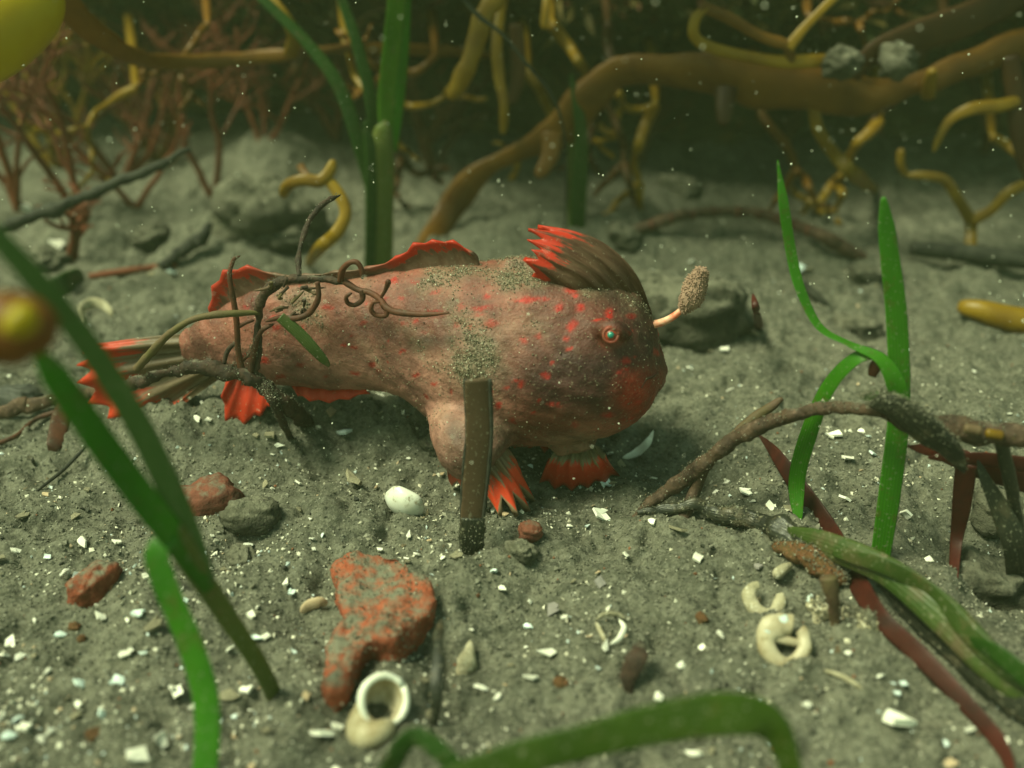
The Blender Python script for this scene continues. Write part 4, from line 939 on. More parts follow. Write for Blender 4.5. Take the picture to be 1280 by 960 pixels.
# broken ring shell: thick pearly top, thin wall, hole through it
def ring_shell(label, px, py, Rpx, name, mat, start, end, thickpx, tilt, pearl=None):
    c = hit(px, py, .0); k = depth(c) / F
    e1 = R_; e2 = unit(U_ * math.cos(tilt) + np.array([0, .9, 0]) * math.sin(tilt))
    a = np.linspace(start, end, 60)
    rr = Rpx * k
    cen = c + e2 * rr * .75
    w = np.interp(np.linspace(0, 1, 60), np.linspace(0, 1, len(thickpx)), thickpx) * k * .5
    pts = cen + rr * (np.cos(a)[:, None] * e1 + np.sin(a)[:, None] * e2) * (1 + .05 * np.sin(a * 3))[:, None]
    t = thing(name, label, 'shell', (c[0], c[1], c[2]))
    place('wall', sweep(pts, w, w * .7, 18, 0, .7, 26, 2), M[mat], t)
    if pearl:
        i0, i1 = pearl
        place('pearly_face', sweep(pts[i0:i1] + (TOCAM * .35 + e2 * .3) * w.max() * .5, w[i0:i1] * .8, w[i0:i1] * .6, 14), M['pearl'], t)
    return t, cen, e1, e2, k
t, cen, e1, e2, k = ring_shell('broken ring of a large snail shell with a blue white top', 984, 822, 24, 'broken_ring_shell', 'snail', 1.15, 7.0, [26, 30, 26, 20, 16, 16, 18, 14], .55, (3, 17))
place('inner_rib', sweep(spline([cen - e1 * 14 * k + e2 * 6 * k, cen + e1 * 2 * k + e2 * 3 * k, cen + e1 * 22 * k - e2 * 2 * k], 20), 5 * k, 4 * k, 10, 0, .3, 60), M['snail'], t)
ring_shell('chalky broken ring shell above the blue topped ring', 958, 762, 19, 'broken_ring_shell', 'chalk', 1.9, 6.6, [10, 17, 19, 17, 15, 8], .75)
# domed white shell half sunk before the belly
c = hit(508, 632); k = depth(c) / F
th = np.linspace(0, 2 * math.pi, 40, endpoint=False); ph = np.linspace(0.02, 1.45, 14)
PP, TT = np.meshgrid(ph, th, indexing='ij')
ax = unit(-.35 * R_ - .55 * U_ + .75 * TOCAM); bx = unit(np.cross(ax, [0.2, 0.1, 1.0])); cx = np.cross(ax, bx)
def cap(s): return (np.cos(PP)[..., None] * ax * 20 * s + np.sin(PP)[..., None] * (np.cos(TT)[..., None] * bx * 27 * s + np.sin(TT)[..., None] * cx * 23 * s)) * k * (1 + .05 * np.sin(TT * 5 + 1) * (PP > 1.2))[..., None]
co_, ci_ = cap(1.0).reshape(-1, 3), cap(.90).reshape(-1, 3)[::-1]
v = np.vstack([co_, ci_]); tot = 28; i = np.arange(tot - 1)[:, None] * 40; j = np.arange(40)[None, :]; j2 = (j + 1) % 40
ci2 = cap(.90)[::-1].reshape(-1, 3); v = np.vstack([co_, ci2])
q = np.stack([i + j, i + 40 + j, i + 40 + j2, i + j2], -1).reshape(-1, 4)
o = obj('domed_shell', mesh_np('domed_shell', v, [q]), M['domed'] if 'domed' in M else M['shell'], None, (c[0], c[1], c[2] + .012))
tag(o, 'smooth domed white shell lying on sand before the belly', 'shell')
arc_shell('pale curved shell piece on sand behind the leaning seagrass', [(103, 406, ('g', .004)), (101, 388, ('g', .02)), (113, 379, ('g', .025)), (130, 382, ('g', .02)), (141, 394, ('g', .004))], [6, 12, 15, 13, 5], 'chalk')
arc_shell('slender white shell sliver curved beside the pelvic fin', [(778, 572, ('g', .004)), (795, 566, ('g', .016)), (810, 553, ('g', .024)), (817, 538, ('g', .022))], [5, 12, 11, 3], 'shell', 'shell_sliver', .25)
arc_shell('tan curved shell piece left of the brick red stone', [(376, 766, ('g', .004)), (386, 757, ('g', .010)), (400, 753, ('g', .010)), (408, 757, ('g', .004))], [8, 15, 14, 8], 'shell_tan')
arc_shell('thin white curved shell rim above the dark leaf scrap', [(762, 806, ('g', .004)), (774, 798, ('g', .012)), (780, 784, ('g', .02)), (774, 774, ('g', .02))], [3, 7, 8, 4], 'shell', 'shell_sliver', .4)
arc_shell('greenish shell rim curved over a buried cup', [(745, 775, ('g', .008)), (756, 768, ('g', .016)), (772, 768, ('g', .016)), (782, 774, ('g', .008))], [4, 7, 7, 4], 'chalk', 'shell_sliver', .4)
arc_shell('pale slanting shell stick in open sand', [(745, 778, ('g', .006)), (751, 790, ('g', .01)), (757, 802, ('g', .006))], [5, 7, 6], 'chalk', 'shell_stick', .8)
arc_shell('yellowish cone shell tip rising right of the brick red stone', [(582, 845, ('g', -.01)), (584, 828, ('g', .015)), (587, 812, ('g', .02)), (588, 800, ('g', .02))], [26, 24, 14, 3], 'chalk', 'cone_shell', .9)
arc_shell('pale tube shell fragment on the broken ring shell rubble', [(968, 722, ('g', .01)), (978, 712, ('g', .02)), (990, 706, ('g', .01))], [12, 14, 8], 'chalk', 'shell_stick', .8)
arc_shell('thin tan rind curling beside the brown stub', [(1030, 838, ('g', .003)), (1048, 844, ('g', .008)), (1064, 852, ('g', .008)), (1078, 862, ('g', .002))], [5, 7, 9, 5], 'chalk', 'shell_sliver', .5)
for k_, (a, b, r) in enumerate([(1030, 762, 20), (1062, 778, 20), (1085, 782, 15)]):
    stone(['knobbly chalky lump under the rusty stick', 'chalky lump beside the brown stub', 'greenish chalk lump touching the red strap'][k_], a, b, (r, r * .8, r * .7), 'chalk', 70 + k_, .4, k_, .8, .6, 'chalk_lump', 'stone')

# shards: eight shared shapes, each shard an object
def shard_mesh(kk):
    r = np.random.default_rng(100 + kk); n = 5 + kk % 4
    a = np.sort(r.uniform(0, 2 * math.pi, n) * .35 + np.linspace(0, 2 * math.pi, n, endpoint=False))
    rad = r.uniform(.65, 1.1, n); el = r.uniform(.45, .85)
    x = rad * np.cos(a); y = rad * np.sin(a) * el
    bend = r.uniform(-.25, .4)
    z = bend * (x * x) + .1 * r.normal(size=n) * .6
    th = .13
    v = np.vstack([np.stack([x, y, z + th], 1), np.stack([x * .96, y * .96, z - th], 1), [[0, 0, th + .02]], [[0, 0, -th]]])
    j = np.arange(n); k = (j + 1) % n
    t = np.vstack([np.stack([np.full(n, 2 * n), j, k], -1), np.stack([np.full(n, 2 * n + 1), n + k, n + j], -1)])
    return v, t, np.stack([j, n + j, n + k, k], -1)
SH = {}
for mname in ('shell', 'shell_tan', 'shell_grey', 'pearl', 'chalk'):
    for kk in range(8):
        v, t, q = shard_mesh(kk); me = mesh_np('shell_fragment', v, [t, q], False); me.materials.append(M[mname]); SH[mname, kk] = me
cnt = 0
def shard(px, py, size, mname, label, group=None, kk=None, lift=.35, xy=None, world=None):
    global cnt
    c = hit(px, py) if xy is None else np.array([xy[0], xy[1], float(ground_h(xy[0], xy[1]))])
    s_ = size * .5 * depth(c) / F if world is None else world
    kk = random.randrange(8) if kk is None else kk
    o = bpy.data.objects.new('shell_fragment', SH[mname, kk]); C.objects.link(o)
    o.location = (c[0], c[1], c[2] + s_ * lift + .003)
    o.scale = (s_, s_, s_)
    o.rotation_euler = (random.gauss(.25, .35), random.gauss(0, .35), random.uniform(0, 6.28))
    cnt += 1
    return tag(o, label, 'shell', group)
for a, b, sz, m, lab in [(440, 607, 44, 'chalk', 'cream flat shell shard left of the domed white shell'), (405, 923, 44, 'shell', 'bright white shell shard below the brick red stone'), (1133, 914, 58, 'shell', 'large white angular shell shard by the red strap end'),
                         (430, 545, 26, 'pearl', 'bluish pearly shell flake below the anal fin'), (415, 519, 26, 'shell_tan', 'tan round shell flake under the tail'), (750, 650, 28, 'shell', 'white crumpled shell shard below the pelvic fin'),
                         (755, 608, 20, 'pearl', 'pale blue shell flake at the pelvic fin tips'), (777, 584, 18, 'chalk', 'small cream shell flake touching the pelvic fin'), (847, 668, 26, 'chalk', 'tan shell shard below the blackened stem'),
                         (1131, 647, 26, 'shell', 'bright white shell shard right of the green shoot'), (690, 768, 32, 'shell_grey', 'violet grey shell shard standing in open sand'), (683, 822, 28, 'shell', 'white leaning shell shard in open sand below the grey one'),
                         (749, 733, 26, 'shell_grey', 'silt dusted round pale shell in open sand'), (268, 412, 24, 'shell', 'shiny white shell flake beside the tail root'), (173, 948, 40, 'shell', 'long white shell shard near the drooping blade'),
                         (1042, 549, 22, 'shell', 'narrow white shell shard between the arched blade and green shoot'), (947, 712, 22, 'shell_grey', 'grey shell shard above the chalky ring'), (1210, 916, 24, 'shell', 'white shell shard against the red strap'),
                         (1285 - 30, 930, 20, 'shell', 'white shell chip right of the red strap'), (20, 806, 26, 'shell', 'curved white shell piece at the left of the grit'), (602, 863, 22, 'shell', 'blocky white shell chip right of the snail shell'), (866, 946, 26, 'shell', 'white shell shard behind the blurred blade'),
                         (247, 527, 14, 'shell', 'small white shell chip below the tail fin lobe'), (70, 312, 30, 'shell', 'glossy white shell piece below the slanting branch'), (28, 262, 30, 'shell', 'white shell piece among the red weeds'), (338, 548, 24, 'chalk', 'silty cream flake right of the weed tangle'), (850, 232, 26, 'shell', 'white shell on the encrusted pale stone')]:
    shard(a, b, sz, m, lab)
G = 'white shell fragments scattered on the sand'
LW = 'small white broken shell fragment scattered on the grey sand'
known = [(94, 649, 14), (103, 687, 20), (147, 681, 14), (80, 724, 18), (95, 724, 12), (185, 723, 14), (77, 797, 16), (127, 775, 18), (173, 773, 18), (195, 789, 26), (156, 823, 18), (180, 820, 12), (60, 843, 14), (100, 855, 20), (150, 857, 26), (85, 877, 14),
         (222, 870, 22), (287, 875, 26), (308, 867, 24), (33, 915, 22), (65, 918, 16), (202, 930, 22), (333, 918, 18), (315, 773, 18), (322, 802, 16), (333, 800, 14), (323, 763, 12), (287, 815, 14), (217, 863, 14), (5, 900, 16), (7, 823, 16), (25, 825, 16), (128, 897, 16),
         (313, 685, 18), (358, 733, 16), (663, 852, 18), (622, 875, 14), (638, 835, 12), (877, 813, 14), (899, 796, 14), (850, 835, 14), (822, 875, 20), (871, 702, 20), (782, 697, 14), (618, 718, 16), (1059, 578, 16), (1090, 570, 14), (931, 620, 16), (1160, 703, 14), (1058, 628, 18),
         (963, 637, 14), (766, 608, 10), (1060, 820, 14), (1100, 848, 14), (1128, 858, 14), (1120, 870, 12), (705, 775, 12), (475, 690, 10), (620, 640, 12), (590, 790, 10), (365, 745, 12), (262, 528, 12), (320, 548, 12), (350, 560, 12), (375, 640, 14), (360, 580, 12), (1000, 340, 18), (1155, 228, 14), (1010, 340, 16),
         (940, 420, 18), (905, 440, 16), (888, 440, 10), (820, 345, 14), (1130, 440, 10), (1030, 240, 14), (1025, 262, 12), (865, 330, 12), (735, 318, 14), (190, 347, 12), (215, 345, 14), (240, 388, 8), (150, 600, 14), (110, 615, 12), (30, 650, 16), (60, 700, 12), (20, 690, 14)]
KIND = {'shell': ('small white broken shell fragment scattered on the grey sand', 'white shell fragments on the sand'), 'chalk': ('small cream chalky shell fragment scattered on the grey sand', 'chalky shell fragments on the sand'),
        'pearl': ('small pale blue pearly shell fragment scattered on the grey sand', 'pearly shell fragments on the sand'), 'shell_tan': ('small tan shell fragment scattered on the grey sand', 'tan shell fragments on the sand')}
def loose(a, b, sz, m, **kw): return shard(a, b, sz, m, KIND[m][0], KIND[m][1], **kw)
for a, b, sz in known: loose(a, b, sz * 1.2, random.choice(['shell', 'shell', 'shell', 'chalk', 'pearl']))
# density of grit over the bed
def grit_xy(n, lo, hi):
    x = rng.uniform(-1.5, 1.5, n * 6); y = lo + (hi - lo) * rng.uniform(0, 1, n * 6) ** 1.25
    wgt = .22 + 1.0 * np.exp(-((x + .55) / .45) ** 2 - ((y - .95) / .45) ** 2) + .5 * np.exp(-((x - .1) / .4) ** 2 - ((y - 1.15) / .3) ** 2) + .25 * np.exp(-((y - 1.45) / .3) ** 2)
    wgt *= np.clip(.6 + 1.6 * fbm(x, y, 7, 2, 77), .05, 2) * (np.abs(x) < .62 * y + .25)
    k = rng.uniform(0, 1.6, n * 6) < wgt
    return x[k][:n], y[k][:n]
gx_, gy_ = grit_xy(1200, .78, 2.1)
for x, y in list(zip(gx_, gy_))[:300 - len(known)]:
    loose(0, 0, 0, random.choice(['shell', 'shell', 'shell', 'chalk', 'shell_tan', 'pearl']), xy=(x, y), world=random.choice([.0045, .006, .0075, .0095, .012]))
x, y = grit_xy(9000, .75, 2.6)
p = np.stack([x, y, ground_h(x, y) + .0015], 1); n = len(p)
cc = np.array([(.66, .63, .52), (.5, .46, .36), (.55, .62, .62), (.40, .30, .20)])[rng.choice(4, n, p=[.6, .22, .1, .08])] * rng.uniform(.7, 1.1, (n, 1))
tag(obj('shell_grit', grains_mesh('shell_grit', p, None, .0016 + .0045 * rng.uniform(0, 1, n) ** 3, cc, .4), M['grain']), 'tiny white shell grit mixed into the sand surface', 'shell grit', kind='stuff')
n = 45000
y = .75 + 2.1 * rng.uniform(0, 1, n) ** 1.5; x = rng.uniform(-1, 1, n) * (.62 * y + .2)
p = np.stack([x, y, ground_h(x, y) + .002 + .004 * fbm(x, y, 75, 2, 41)], 1)
cc = np.array([(.135, .130, .098), (.21, .20, .158), (.06, .06, .045), (.022, .022, .017), (.20, .08, .04)])[rng.choice(5, n, p=[.52, .28, .15, .04, .01])] * rng.uniform(.7, 1.2, (n, 1))
tag(obj('sand_grains', grains_mesh('sand_grains', p, None, rng.uniform(.0012, .0034, n) * (1 + 1.2 * (rng.uniform(0, 1, n) < .05)), cc, .7), M['grain']), 'loose coarse grains of silt and sand on the sea floor', 'sand', kind='stuff')
# orange rust crumbs
for k_, (a, b, r) in enumerate([(93, 785, 12), (102, 800, 10), (877, 775, 14), (700, 855, 14), (120, 920, 16), (300, 652, 7), (968, 938, 8)]):
    stone('small rusty orange crumb lying among the shell grit', a, b, (r * .6, r * .5, r * .4), 'rust', 90 + k_, .3, k_, .8, .5, 'rust_crumb', 'crumb', 'rusty crumbs in the grit')

# ------------------------------------------------------------------ kelp and weeds at the back
def kelp(label, base, parts, name='kelp', cat='kelp'):
    t = thing(name, label, cat, base)
    for pn, ctrl, w, mat, kw in parts:
        kw = dict(kw); kw.setdefault('thick', .35); kw.setdefault('n', 60); kw.setdefault('ns', 14); kw.setdefault('rough', .25); kw.setdefault('rf', 5); kw.setdefault('taper1', .45)
        place(pn, strand_geo(ctrl, w, **kw), M[mat], t)
    return t
K = 2.95
kelp('massive orange brown kelp stipe rising from sand and bending along the reef', root((535, 305, 'g')), [
    ('stipe', [(530, 315, ('g', -.02)), (560, 265, 2.95), (600, 215, 2.95), (650, 190, 2.93), (700, 165, 2.90), (735, 125, 2.88), (775, 88, 2.86), (840, 88, 2.84), (920, 98, 2.82), (1000, 108, 2.80), (1080, 120, 2.80), (1150, 105, 2.80), (1210, 82, 2.82), (1290, 55, 2.85), (1420, 60, 2.9), (1560, 330, ('g', -.02))], [34, 30, 30, 32, 38, 42, 46, 52, 58, 60, 54, 38, 36, 38, 36, 34], 'kelp', dict(n=200, ns=22, thick=.4, twist=(.2, .5, .2, .4), rough=.55, rf=6)),
    ('branch', [(690, 165, 2.88), (688, 195, 2.86), (672, 222, 2.84)], [26, 22, 14], 'kelp', dict(n=24)),
    ('branch', [(908, 110, 2.80), (906, 135, 2.76), (904, 158, 2.74)], [26, 22, 14], 'kelp_dark', dict(n=24, thick=.5, taper1=.2)),
    ('branch', [(1160, 120, 2.78), (1163, 100, 2.74), (1166, 86, 2.72)], [18, 16, 12], 'kelp_yellow', dict(n=20, thick=.8)),
    ('blade', [(1065, 100, 2.78), (1090, 70, 2.78), (1140, 48, 2.80), (1215, 22, 2.84), (1300, -20, 2.9)], [16, 34, 44, 44, 40], 'kelp_dark', dict(thick=.2, twist=.4)),
    ('blade', [(760, 95, 2.87), (720, 130, 2.90), (700, 170, 2.93)], [30, 36, 24], 'kelp', dict(thick=.25)),
    ('branch', [(1262, 70, 2.82), (1270, 120, 2.80), (1278, 170, 2.78), (1290, 230, 2.76)], [22, 24, 26, 18], 'kelp_dark', dict(n=30)),
])
kelp('yellow forked kelp strap along the top of the massive stipe', root((1040, 90, 2.78)), [
    ('strap', [(1090, 82, 2.80), (1030, 76, 2.74), (985, 78, 2.73), (940, 72, 2.72), (890, 60, 2.71), (868, 45, 2.70), (870, 22, 2.70), (885, 8, 2.70)], [10, 16, 14, 13, 13, 13, 12, 10], 'kelp_yellow', dict(taper0=.4)),
    ('fork', [(876, 8, 2.70), (910, 22, 2.71), (950, 45, 2.72), (985, 56, 2.72)], [13, 13, 12, 14], 'kelp', dict()),
    ('fork', [(985, 60, 2.72), (1010, 30, 2.73), (1045, -5, 2.75), (1080, -40, 2.78)], [14, 11, 11, 10], 'kelp_yellow', dict()),
    ('fork', [(985, 58, 2.72), (988, 70, 2.725), (985, 78, 2.73)], [12, 12, 10], 'kelp', dict(n=14)),
])
for a, b, r, lab in [(1050, 80, 22, 'grey lump of sponge stuck on the yellow kelp strap'), (1122, 76, 26, 'larger grey sponge lump on the massive stipe')]:
    c = atY(a, b, 2.70); k = depth(c) / F
    v, f, uv = blob([0, 0, 0], np.array([r * 1.1, r, r * .85]) * k, .5, 6, a, None, 36, 24)
    tag(obj('sponge_lump', mesh_np('sponge_lump', v, f), M['rock'], None, c), lab, 'sponge')
kelp('knobbly yellow kelp strap hanging down in front of the dark reef', root((590, 40, 2.70)), [
    ('strap', [(650, -120, 2.85), (625, -20, 2.74), (606, 20, 2.70), (596, 50, 2.69), (585, 80, 2.68), (574, 105, 2.68), (562, 124, 2.68)], [26, 24, 24, 22, 22, 20, 14], 'kelp_yellow', dict(thick=.55, rough=.5, rf=14))])
kelp('pale yellow kelp wisp hanging beside the knobbly strap', root((625, 110, 2.9)), [
    ('strap', [(640, -60, 3.1), (622, 40, 2.95), (624, 95, 2.92), (630, 130, 2.90), (629, 168, 2.90)], [10, 12, 14, 12, 12], 'kelp_yellow', dict(thick=.4)),
    ('strap', [(690, -60, 3.1), (684, 0, 3.0), (680, 36, 2.98)], [14, 12, 10], 'kelp_yellow', dict(thick=.4)),
    ('strap', [(645, 30, 2.98), (648, 90, 2.97), (640, 130, 2.95)], [16, 18, 12], 'kelp_dark', dict(thick=.4))])
kelp('thin dark stalk slanting down past the knobbly kelp', root((640, 40, 2.6)), [
    ('strap', [(540, -60, 2.66), (590, 12, 2.62), (625, 40, 2.60), (660, 82, 2.60), (690, 120, 2.62), (705, 165, 2.66), (708, 230, 2.75), (706, 292, ('g', -.01))], [5, 6, 5, 4, 4, 3, 3, 3], 'twig_black', dict(thick=.9, rough=.6, rf=40))], 'thin_stalk', 'stalk')
kelp('yellow forked kelp sprig standing behind the black tubular stalk', root((1213, 312, 'g')), [
    ('stem', [(1213, 318, ('g', -.01)), (1214, 290, 2.86), (1214, 272, 2.86)], [14, 13, 16], 'kelp_yellow', dict(n=20)),
    ('fork', [(1214, 276, 2.86), (1198, 250, 2.86), (1182, 226, 2.87), (1160, 220, 2.88), (1132, 219, 2.9)], [14, 12, 12, 11, 8], 'kelp_yellow', dict()),
    ('fork', [(1214, 276, 2.86), (1240, 262, 2.84), (1262, 240, 2.83), (1300, 222, 2.83)], [14, 12, 13, 12], 'kelp_yellow', dict()),
    ('fork', [(1132, 219, 2.9), (1126, 205, 2.9), (1126, 186, 2.9)], [8, 10, 10], 'kelp_yellow', dict(n=16))])
kelp('yellow kelp strap drooping from the stipe to the sand', root((1090, 236, 2.82)), [
    ('strap', [(1016, 130, 2.80), (1024, 165, 2.80), (1045, 195, 2.82), (1070, 220, 2.85), (1096, 240, ('g', .0))], [14, 14, 15, 18, 14], 'kelp_yellow', dict()),])
kelp('curved yellow kelp wisp hanging right under the stipe', root((1168, 188, 2.8)), [
    ('strap', [(1275, 125, 2.79), (1250, 132, 2.79), (1215, 136, 2.79), (1188, 150, 2.80), (1174, 172, 2.80), (1167, 190, 2.80)], [16, 16, 16, 12, 10, 6], 'kelp_yellow', dict(taper0=.6))])
kelp('thick orange kelp nub lying at the right edge of the sand', root((1260, 400, 'g')), [
    ('strap', [(1198, 382, ('g', .03)), (1225, 388, ('g', .03)), (1262, 398, ('g', .03)), (1340, 410, ('g', .02))], [18, 26, 32, 34], 'kelp_yellow', dict(thick=.8, taper0=.6, n=30))])
kelp('bent yellow kelp scrap poking up behind the tail', root((385, 320, 'g')), [
    ('strap', [(353, 246, 2.46), (360, 232, 2.44), (378, 225, 2.43), (400, 226, 2.43), (412, 214, 2.44), (417, 200, 2.45)], [14, 14, 15, 16, 14, 12], 'kelp_yellow', dict(thick=.5, taper0=.5)),
    ('strap', [(408, 222, 2.44), (425, 245, 2.42), (432, 268, 2.40), (420, 292, 2.38), (400, 310, 2.36), (384, 332, ('g', -.01))], [13, 15, 15, 17, 17, 14], 'kelp_yellow', dict(thick=.5)),
    ('strap', [(375, 206, 2.50), (380, 215, 2.47), (390, 226, 2.44)], [10, 10, 8], 'kelp', dict(n=14))])
kelp('knobbly ochre kelp branches crossing above the red weeds', root((300, 80, 2.9)), [
    ('strap', [(60, -20, 2.35), (95, 22, 2.42), (130, 50, 2.50), (165, 70, 2.60), (205, 78, 2.75), (260, 76, 2.85), (320, 72, 2.9), (380, 66, 2.9), (440, 60, 2.95), (520, 62, 3.1), (620, 70, 3.3)], [30, 32, 26, 22, 18, 18, 18, 16, 16, 14, 14], 'kelp', dict(rough=.5, rf=12)),
    ('strap', [(362, 70, 2.88), (368, 48, 2.86), (358, 25, 2.85), (346, 5, 2.86), (320, -30, 2.9)], [20, 18, 14, 10, 10], 'kelp_yellow', dict(rough=.4, rf=12)),
    ('strap', [(380, 60, 2.9), (372, 82, 2.88), (374, 98, 2.88)], [16, 14, 8], 'kelp_dark', dict(n=16)),
    ('strap', [(60, -20, 2.35), (0, -90, 2.3), (-120, -60, 2.2), (-300, 150, 2.0), (-420, 420, ('g', -.02))], [30, 34, 36, 36, 34], 'kelp', dict())])
kelp('big blurred lemon yellow kelp float in the corner', root((-10, 10, 2.2)), [
    ('float', [(70, -40, 2.25), (45, 0, 2.2), (15, 25, 2.17), (-25, 50, 2.14), (-80, 85, 2.12), (-140, 130, 2.1)], [20, 74, 96, 104, 80, 40], 'kelp_lemon', dict(thick=.6, taper0=.4, rough=.1)),
    ('stalk', [(-135, 125, 2.1), (-240, 220, 2.0), (-340, 400, ('g', -.02))], [30, 28, 28], 'kelp_yellow', dict())])
kelp('small orange kelp float out of focus at the left edge', root((-230, 700, 'g')), [
    ('float', [(-60, 425, .77), (-25, 414, .775), (15, 412, .78), (45, 420, .78), (66, 432, .78)], [50, 84, 94, 80, 34], 'kelp_float', dict(thick=.85, taper0=.6, rough=.08)),
    ('tip', [(10, 392, .762), (24, 402, .755), (36, 418, .76)], [30, 48, 26], 'kelp_lemon', dict(thick=.5, n=16, taper0=.4)),
    ('stalk', [(-40, 420, .775), (-110, 480, .79), (-190, 600, .82), (-230, 800, ('g', -.02))], [40, 30, 28, 26], 'kelp', dict())]) if True else None
# unseen kelp fronds added above the view to shade the back of the bed
def frond(label, pts, w, tw):
    S = spline(np.array(pts, float), 40); t = np.linspace(0, 1, 40)
    hw = w * np.minimum(1, .12 + 1.6 * t) * np.minimum(1, np.sqrt((1 - t) * 4 + .02)) * (1 + .12 * np.sin(t * 23 + pts[0][0]))
    v = sweep(S, hw, .010 + 0 * t, 18, tw + .25 * np.sin(t * 9), .0)
    base = S[0]
    return tag(place('shade_frond', v, M['kelp_dark'], None, base), label, 'kelp', 'kelp fronds over the reef')
cr_ = random.Random(3)
for q in range(4, 13, 2):
    x0 = -1.9 + q * .34 + cr_.uniform(-.1, .1); zz = 1.12 + .10 * (q % 3)
    frond('broad brown kelp frond arching out from the reef brow', [(x0 - .1, 4.2, zz - .1), (x0, 3.7, zz + .1), (x0 + cr_.uniform(-.1, .3), 3.2, zz + .12), (x0 + cr_.uniform(-.1, .4), 2.75 + cr_.uniform(-.1, .1), zz + .02), (x0 + cr_.uniform(0, .5), 2.45 + cr_.uniform(-.15, .1), zz - .06)], .19, 1.35)
frond('broad brown kelp frond arching out over the dead stalk', [(1.6, 4.2, 1.2), (1.25, 3.4, 1.45), (.95, 2.6, 1.45), (.75, 2.0, 1.35), (.62, 1.55, 1.25)], .20, 1.35)  # two more fronds out of view, added to shade the right side
frond('broad brown kelp frond arching out over the torn sheath', [(2.0, 4.2, 1.3), (1.6, 3.3, 1.5), (1.3, 2.5, 1.5), (1.05, 1.9, 1.35), (.85, 1.5, 1.22)], .20, 1.35)
sp_ = random.Random(11)
names_ = ['thin ochre kelp sprig', 'forked orange kelp sprig', 'slim golden kelp sprig', 'crooked brown kelp sprig']
spots_ = [(430, 40, 'left of the tall green shoot'), (545, 70, 'right of the tall green shoot'), (690, 30, 'beside the hanging wisp'), (760, 30, 'above the massive stipe bend'), (820, 130, 'below the massive stipe bend'), (950, 140, 'below the sponge lumps'), (1100, 150, 'behind the drooping strap'),
          (1180, 20, 'above the dark kelp blade'), (1240, 170, 'by the hanging right branch'), (260, 30, 'above the ochre kelp branches'), (170, 110, 'among the red weeds'), (480, 130, 'in shade behind the tall green shoot'), (660, 90, 'between wisp and massive stipe'), (1010, 20, 'behind the yellow fork')]
for k, (a, b, where) in enumerate(spots_):
    Yk = sp_.uniform(2.95, 3.25); m = ['kelp_yellow', 'kelp', 'kelp_yellow', 'kelp_dark'][k % 4]; parts = []
    def limb(x, y, ang, L, w, lev):
        pts = [(x, y, Yk)]; g_ = ang
        for _ in range(4):
            g_ += sp_.gauss(0, .28); pts.append((pts[-1][0] + math.cos(g_) * L / 4, pts[-1][1] + math.sin(g_) * L / 4, Yk + sp_.uniform(-.05, .05)))
        parts.append(('branch', pts, [w, w, w * .9, w * .85, w * .7], m, dict(n=30, ns=10, thick=.6, rough=.5, rf=12)))
        if lev:
            for sgn in (-1, 1): limb(pts[-1][0], pts[-1][1], g_ + sgn * sp_.uniform(.4, .9), L * sp_.uniform(.5, .8), w * .8, lev - 1)
    # each sprig grows down out of the reef brow
    parts.append(('branch', [(a - 10, b - 90, 3.7), (a - 4, b - 45, 3.4), (a, b, Yk)], [12, 11, 10], m, dict(n=24, thick=.6)))
    limb(a, b, sp_.uniform(.2, 2.9), sp_.uniform(60, 110), sp_.uniform(9, 14), 2)
    kelp(names_[k % 4] + ' ' + where, root((a, b, Yk)), parts, 'kelp_sprig')
# red branching weeds
def bush(label, px, py, hpx, spread, seed, mat='red_alga', lean=0.0, w0=9, group=None):
    r = random.Random(seed); b = hit(px, py, -.01); k = depth(b) / F
    t = thing('branching_red_weed', label, 'seaweed', (b[0], b[1], b[2]), group)
    def grow(p, d, L, w, lev, out):
        n = 9; pts = [p]; dd = d
        for q in range(n):
            dd = unit(dd + np.array([r.gauss(0, .13), r.gauss(0, .10), r.gauss(.02, .07)])); pts.append(pts[-1] + dd * L / n)
        pts = np.array(pts); rad = np.linspace(w, w * .55, n + 1)
        out.append(sweep(spline(pts, 16), np.interp(np.linspace(0, 1, 16), np.linspace(0, 1, n + 1), rad), np.interp(np.linspace(0, 1, 16), np.linspace(0, 1, n + 1), rad) * .6, 7))
        if lev > 0:
            for q in range(r.choice([3, 4, 5]) if lev > 1 else r.choice([2, 3, 4])):
                i_ = r.randint(3, n); s_ = r.choice([-1, 1])
                nd = unit(dd * .65 + np.array([s_ * r.uniform(.5, 1.1), r.gauss(0, .4), r.uniform(-.1, .5)]))
                grow(pts[i_], nd, L * r.uniform(.35, .6), rad[i_] * .75, lev - 1, out)
    for q in range(spread):
        out = []
        grow(b, unit(np.array([lean + r.gauss(0, .35), r.gauss(0, .2), 1.0])), hpx * k * r.uniform(.75, 1.05), w0 * k * .5 * r.uniform(.8, 1.15), 3 if q == 0 else 2, out)
        place('branch', merge(out), M[mat], t)
    return t
bush('tall red brown branching weed beside the slanting branch', 100, 285, 215, 2, 4, w0=13)
bush('spreading red brown weed under the lemon yellow float', 25, 268, 190, 3, 9, w0=11, lean=.15)
bush('slim red weed arching left of the pale mound', 268, 250, 190, 2, 12, w0=11, lean=-.15)
bush('ochre weed thicket behind the tall red brown weed', 70, 215, 190, 4, 61, 'kelp_yellow', w0=12)
bush('olive ochre weed thicket before the left reef', 200, 205, 170, 4, 65, 'kelp', w0=13)
bush('reddish weed spray beneath the ochre kelp branches', 150, 232, 170, 3, 67, 'red_alga', w0=12)
bush('low rusty weed at the end of the slanting branch', 170, 262, 120, 3, 17, w0=9)
bush('small drooping red weed hanging at the branch foot', 90, 330, 80, 2, 21, w0=14)
bush('red brown weed growing before the dark reef left of the tall shoot', 330, 190, 150, 3, 25, 'red_alga', w0=9)
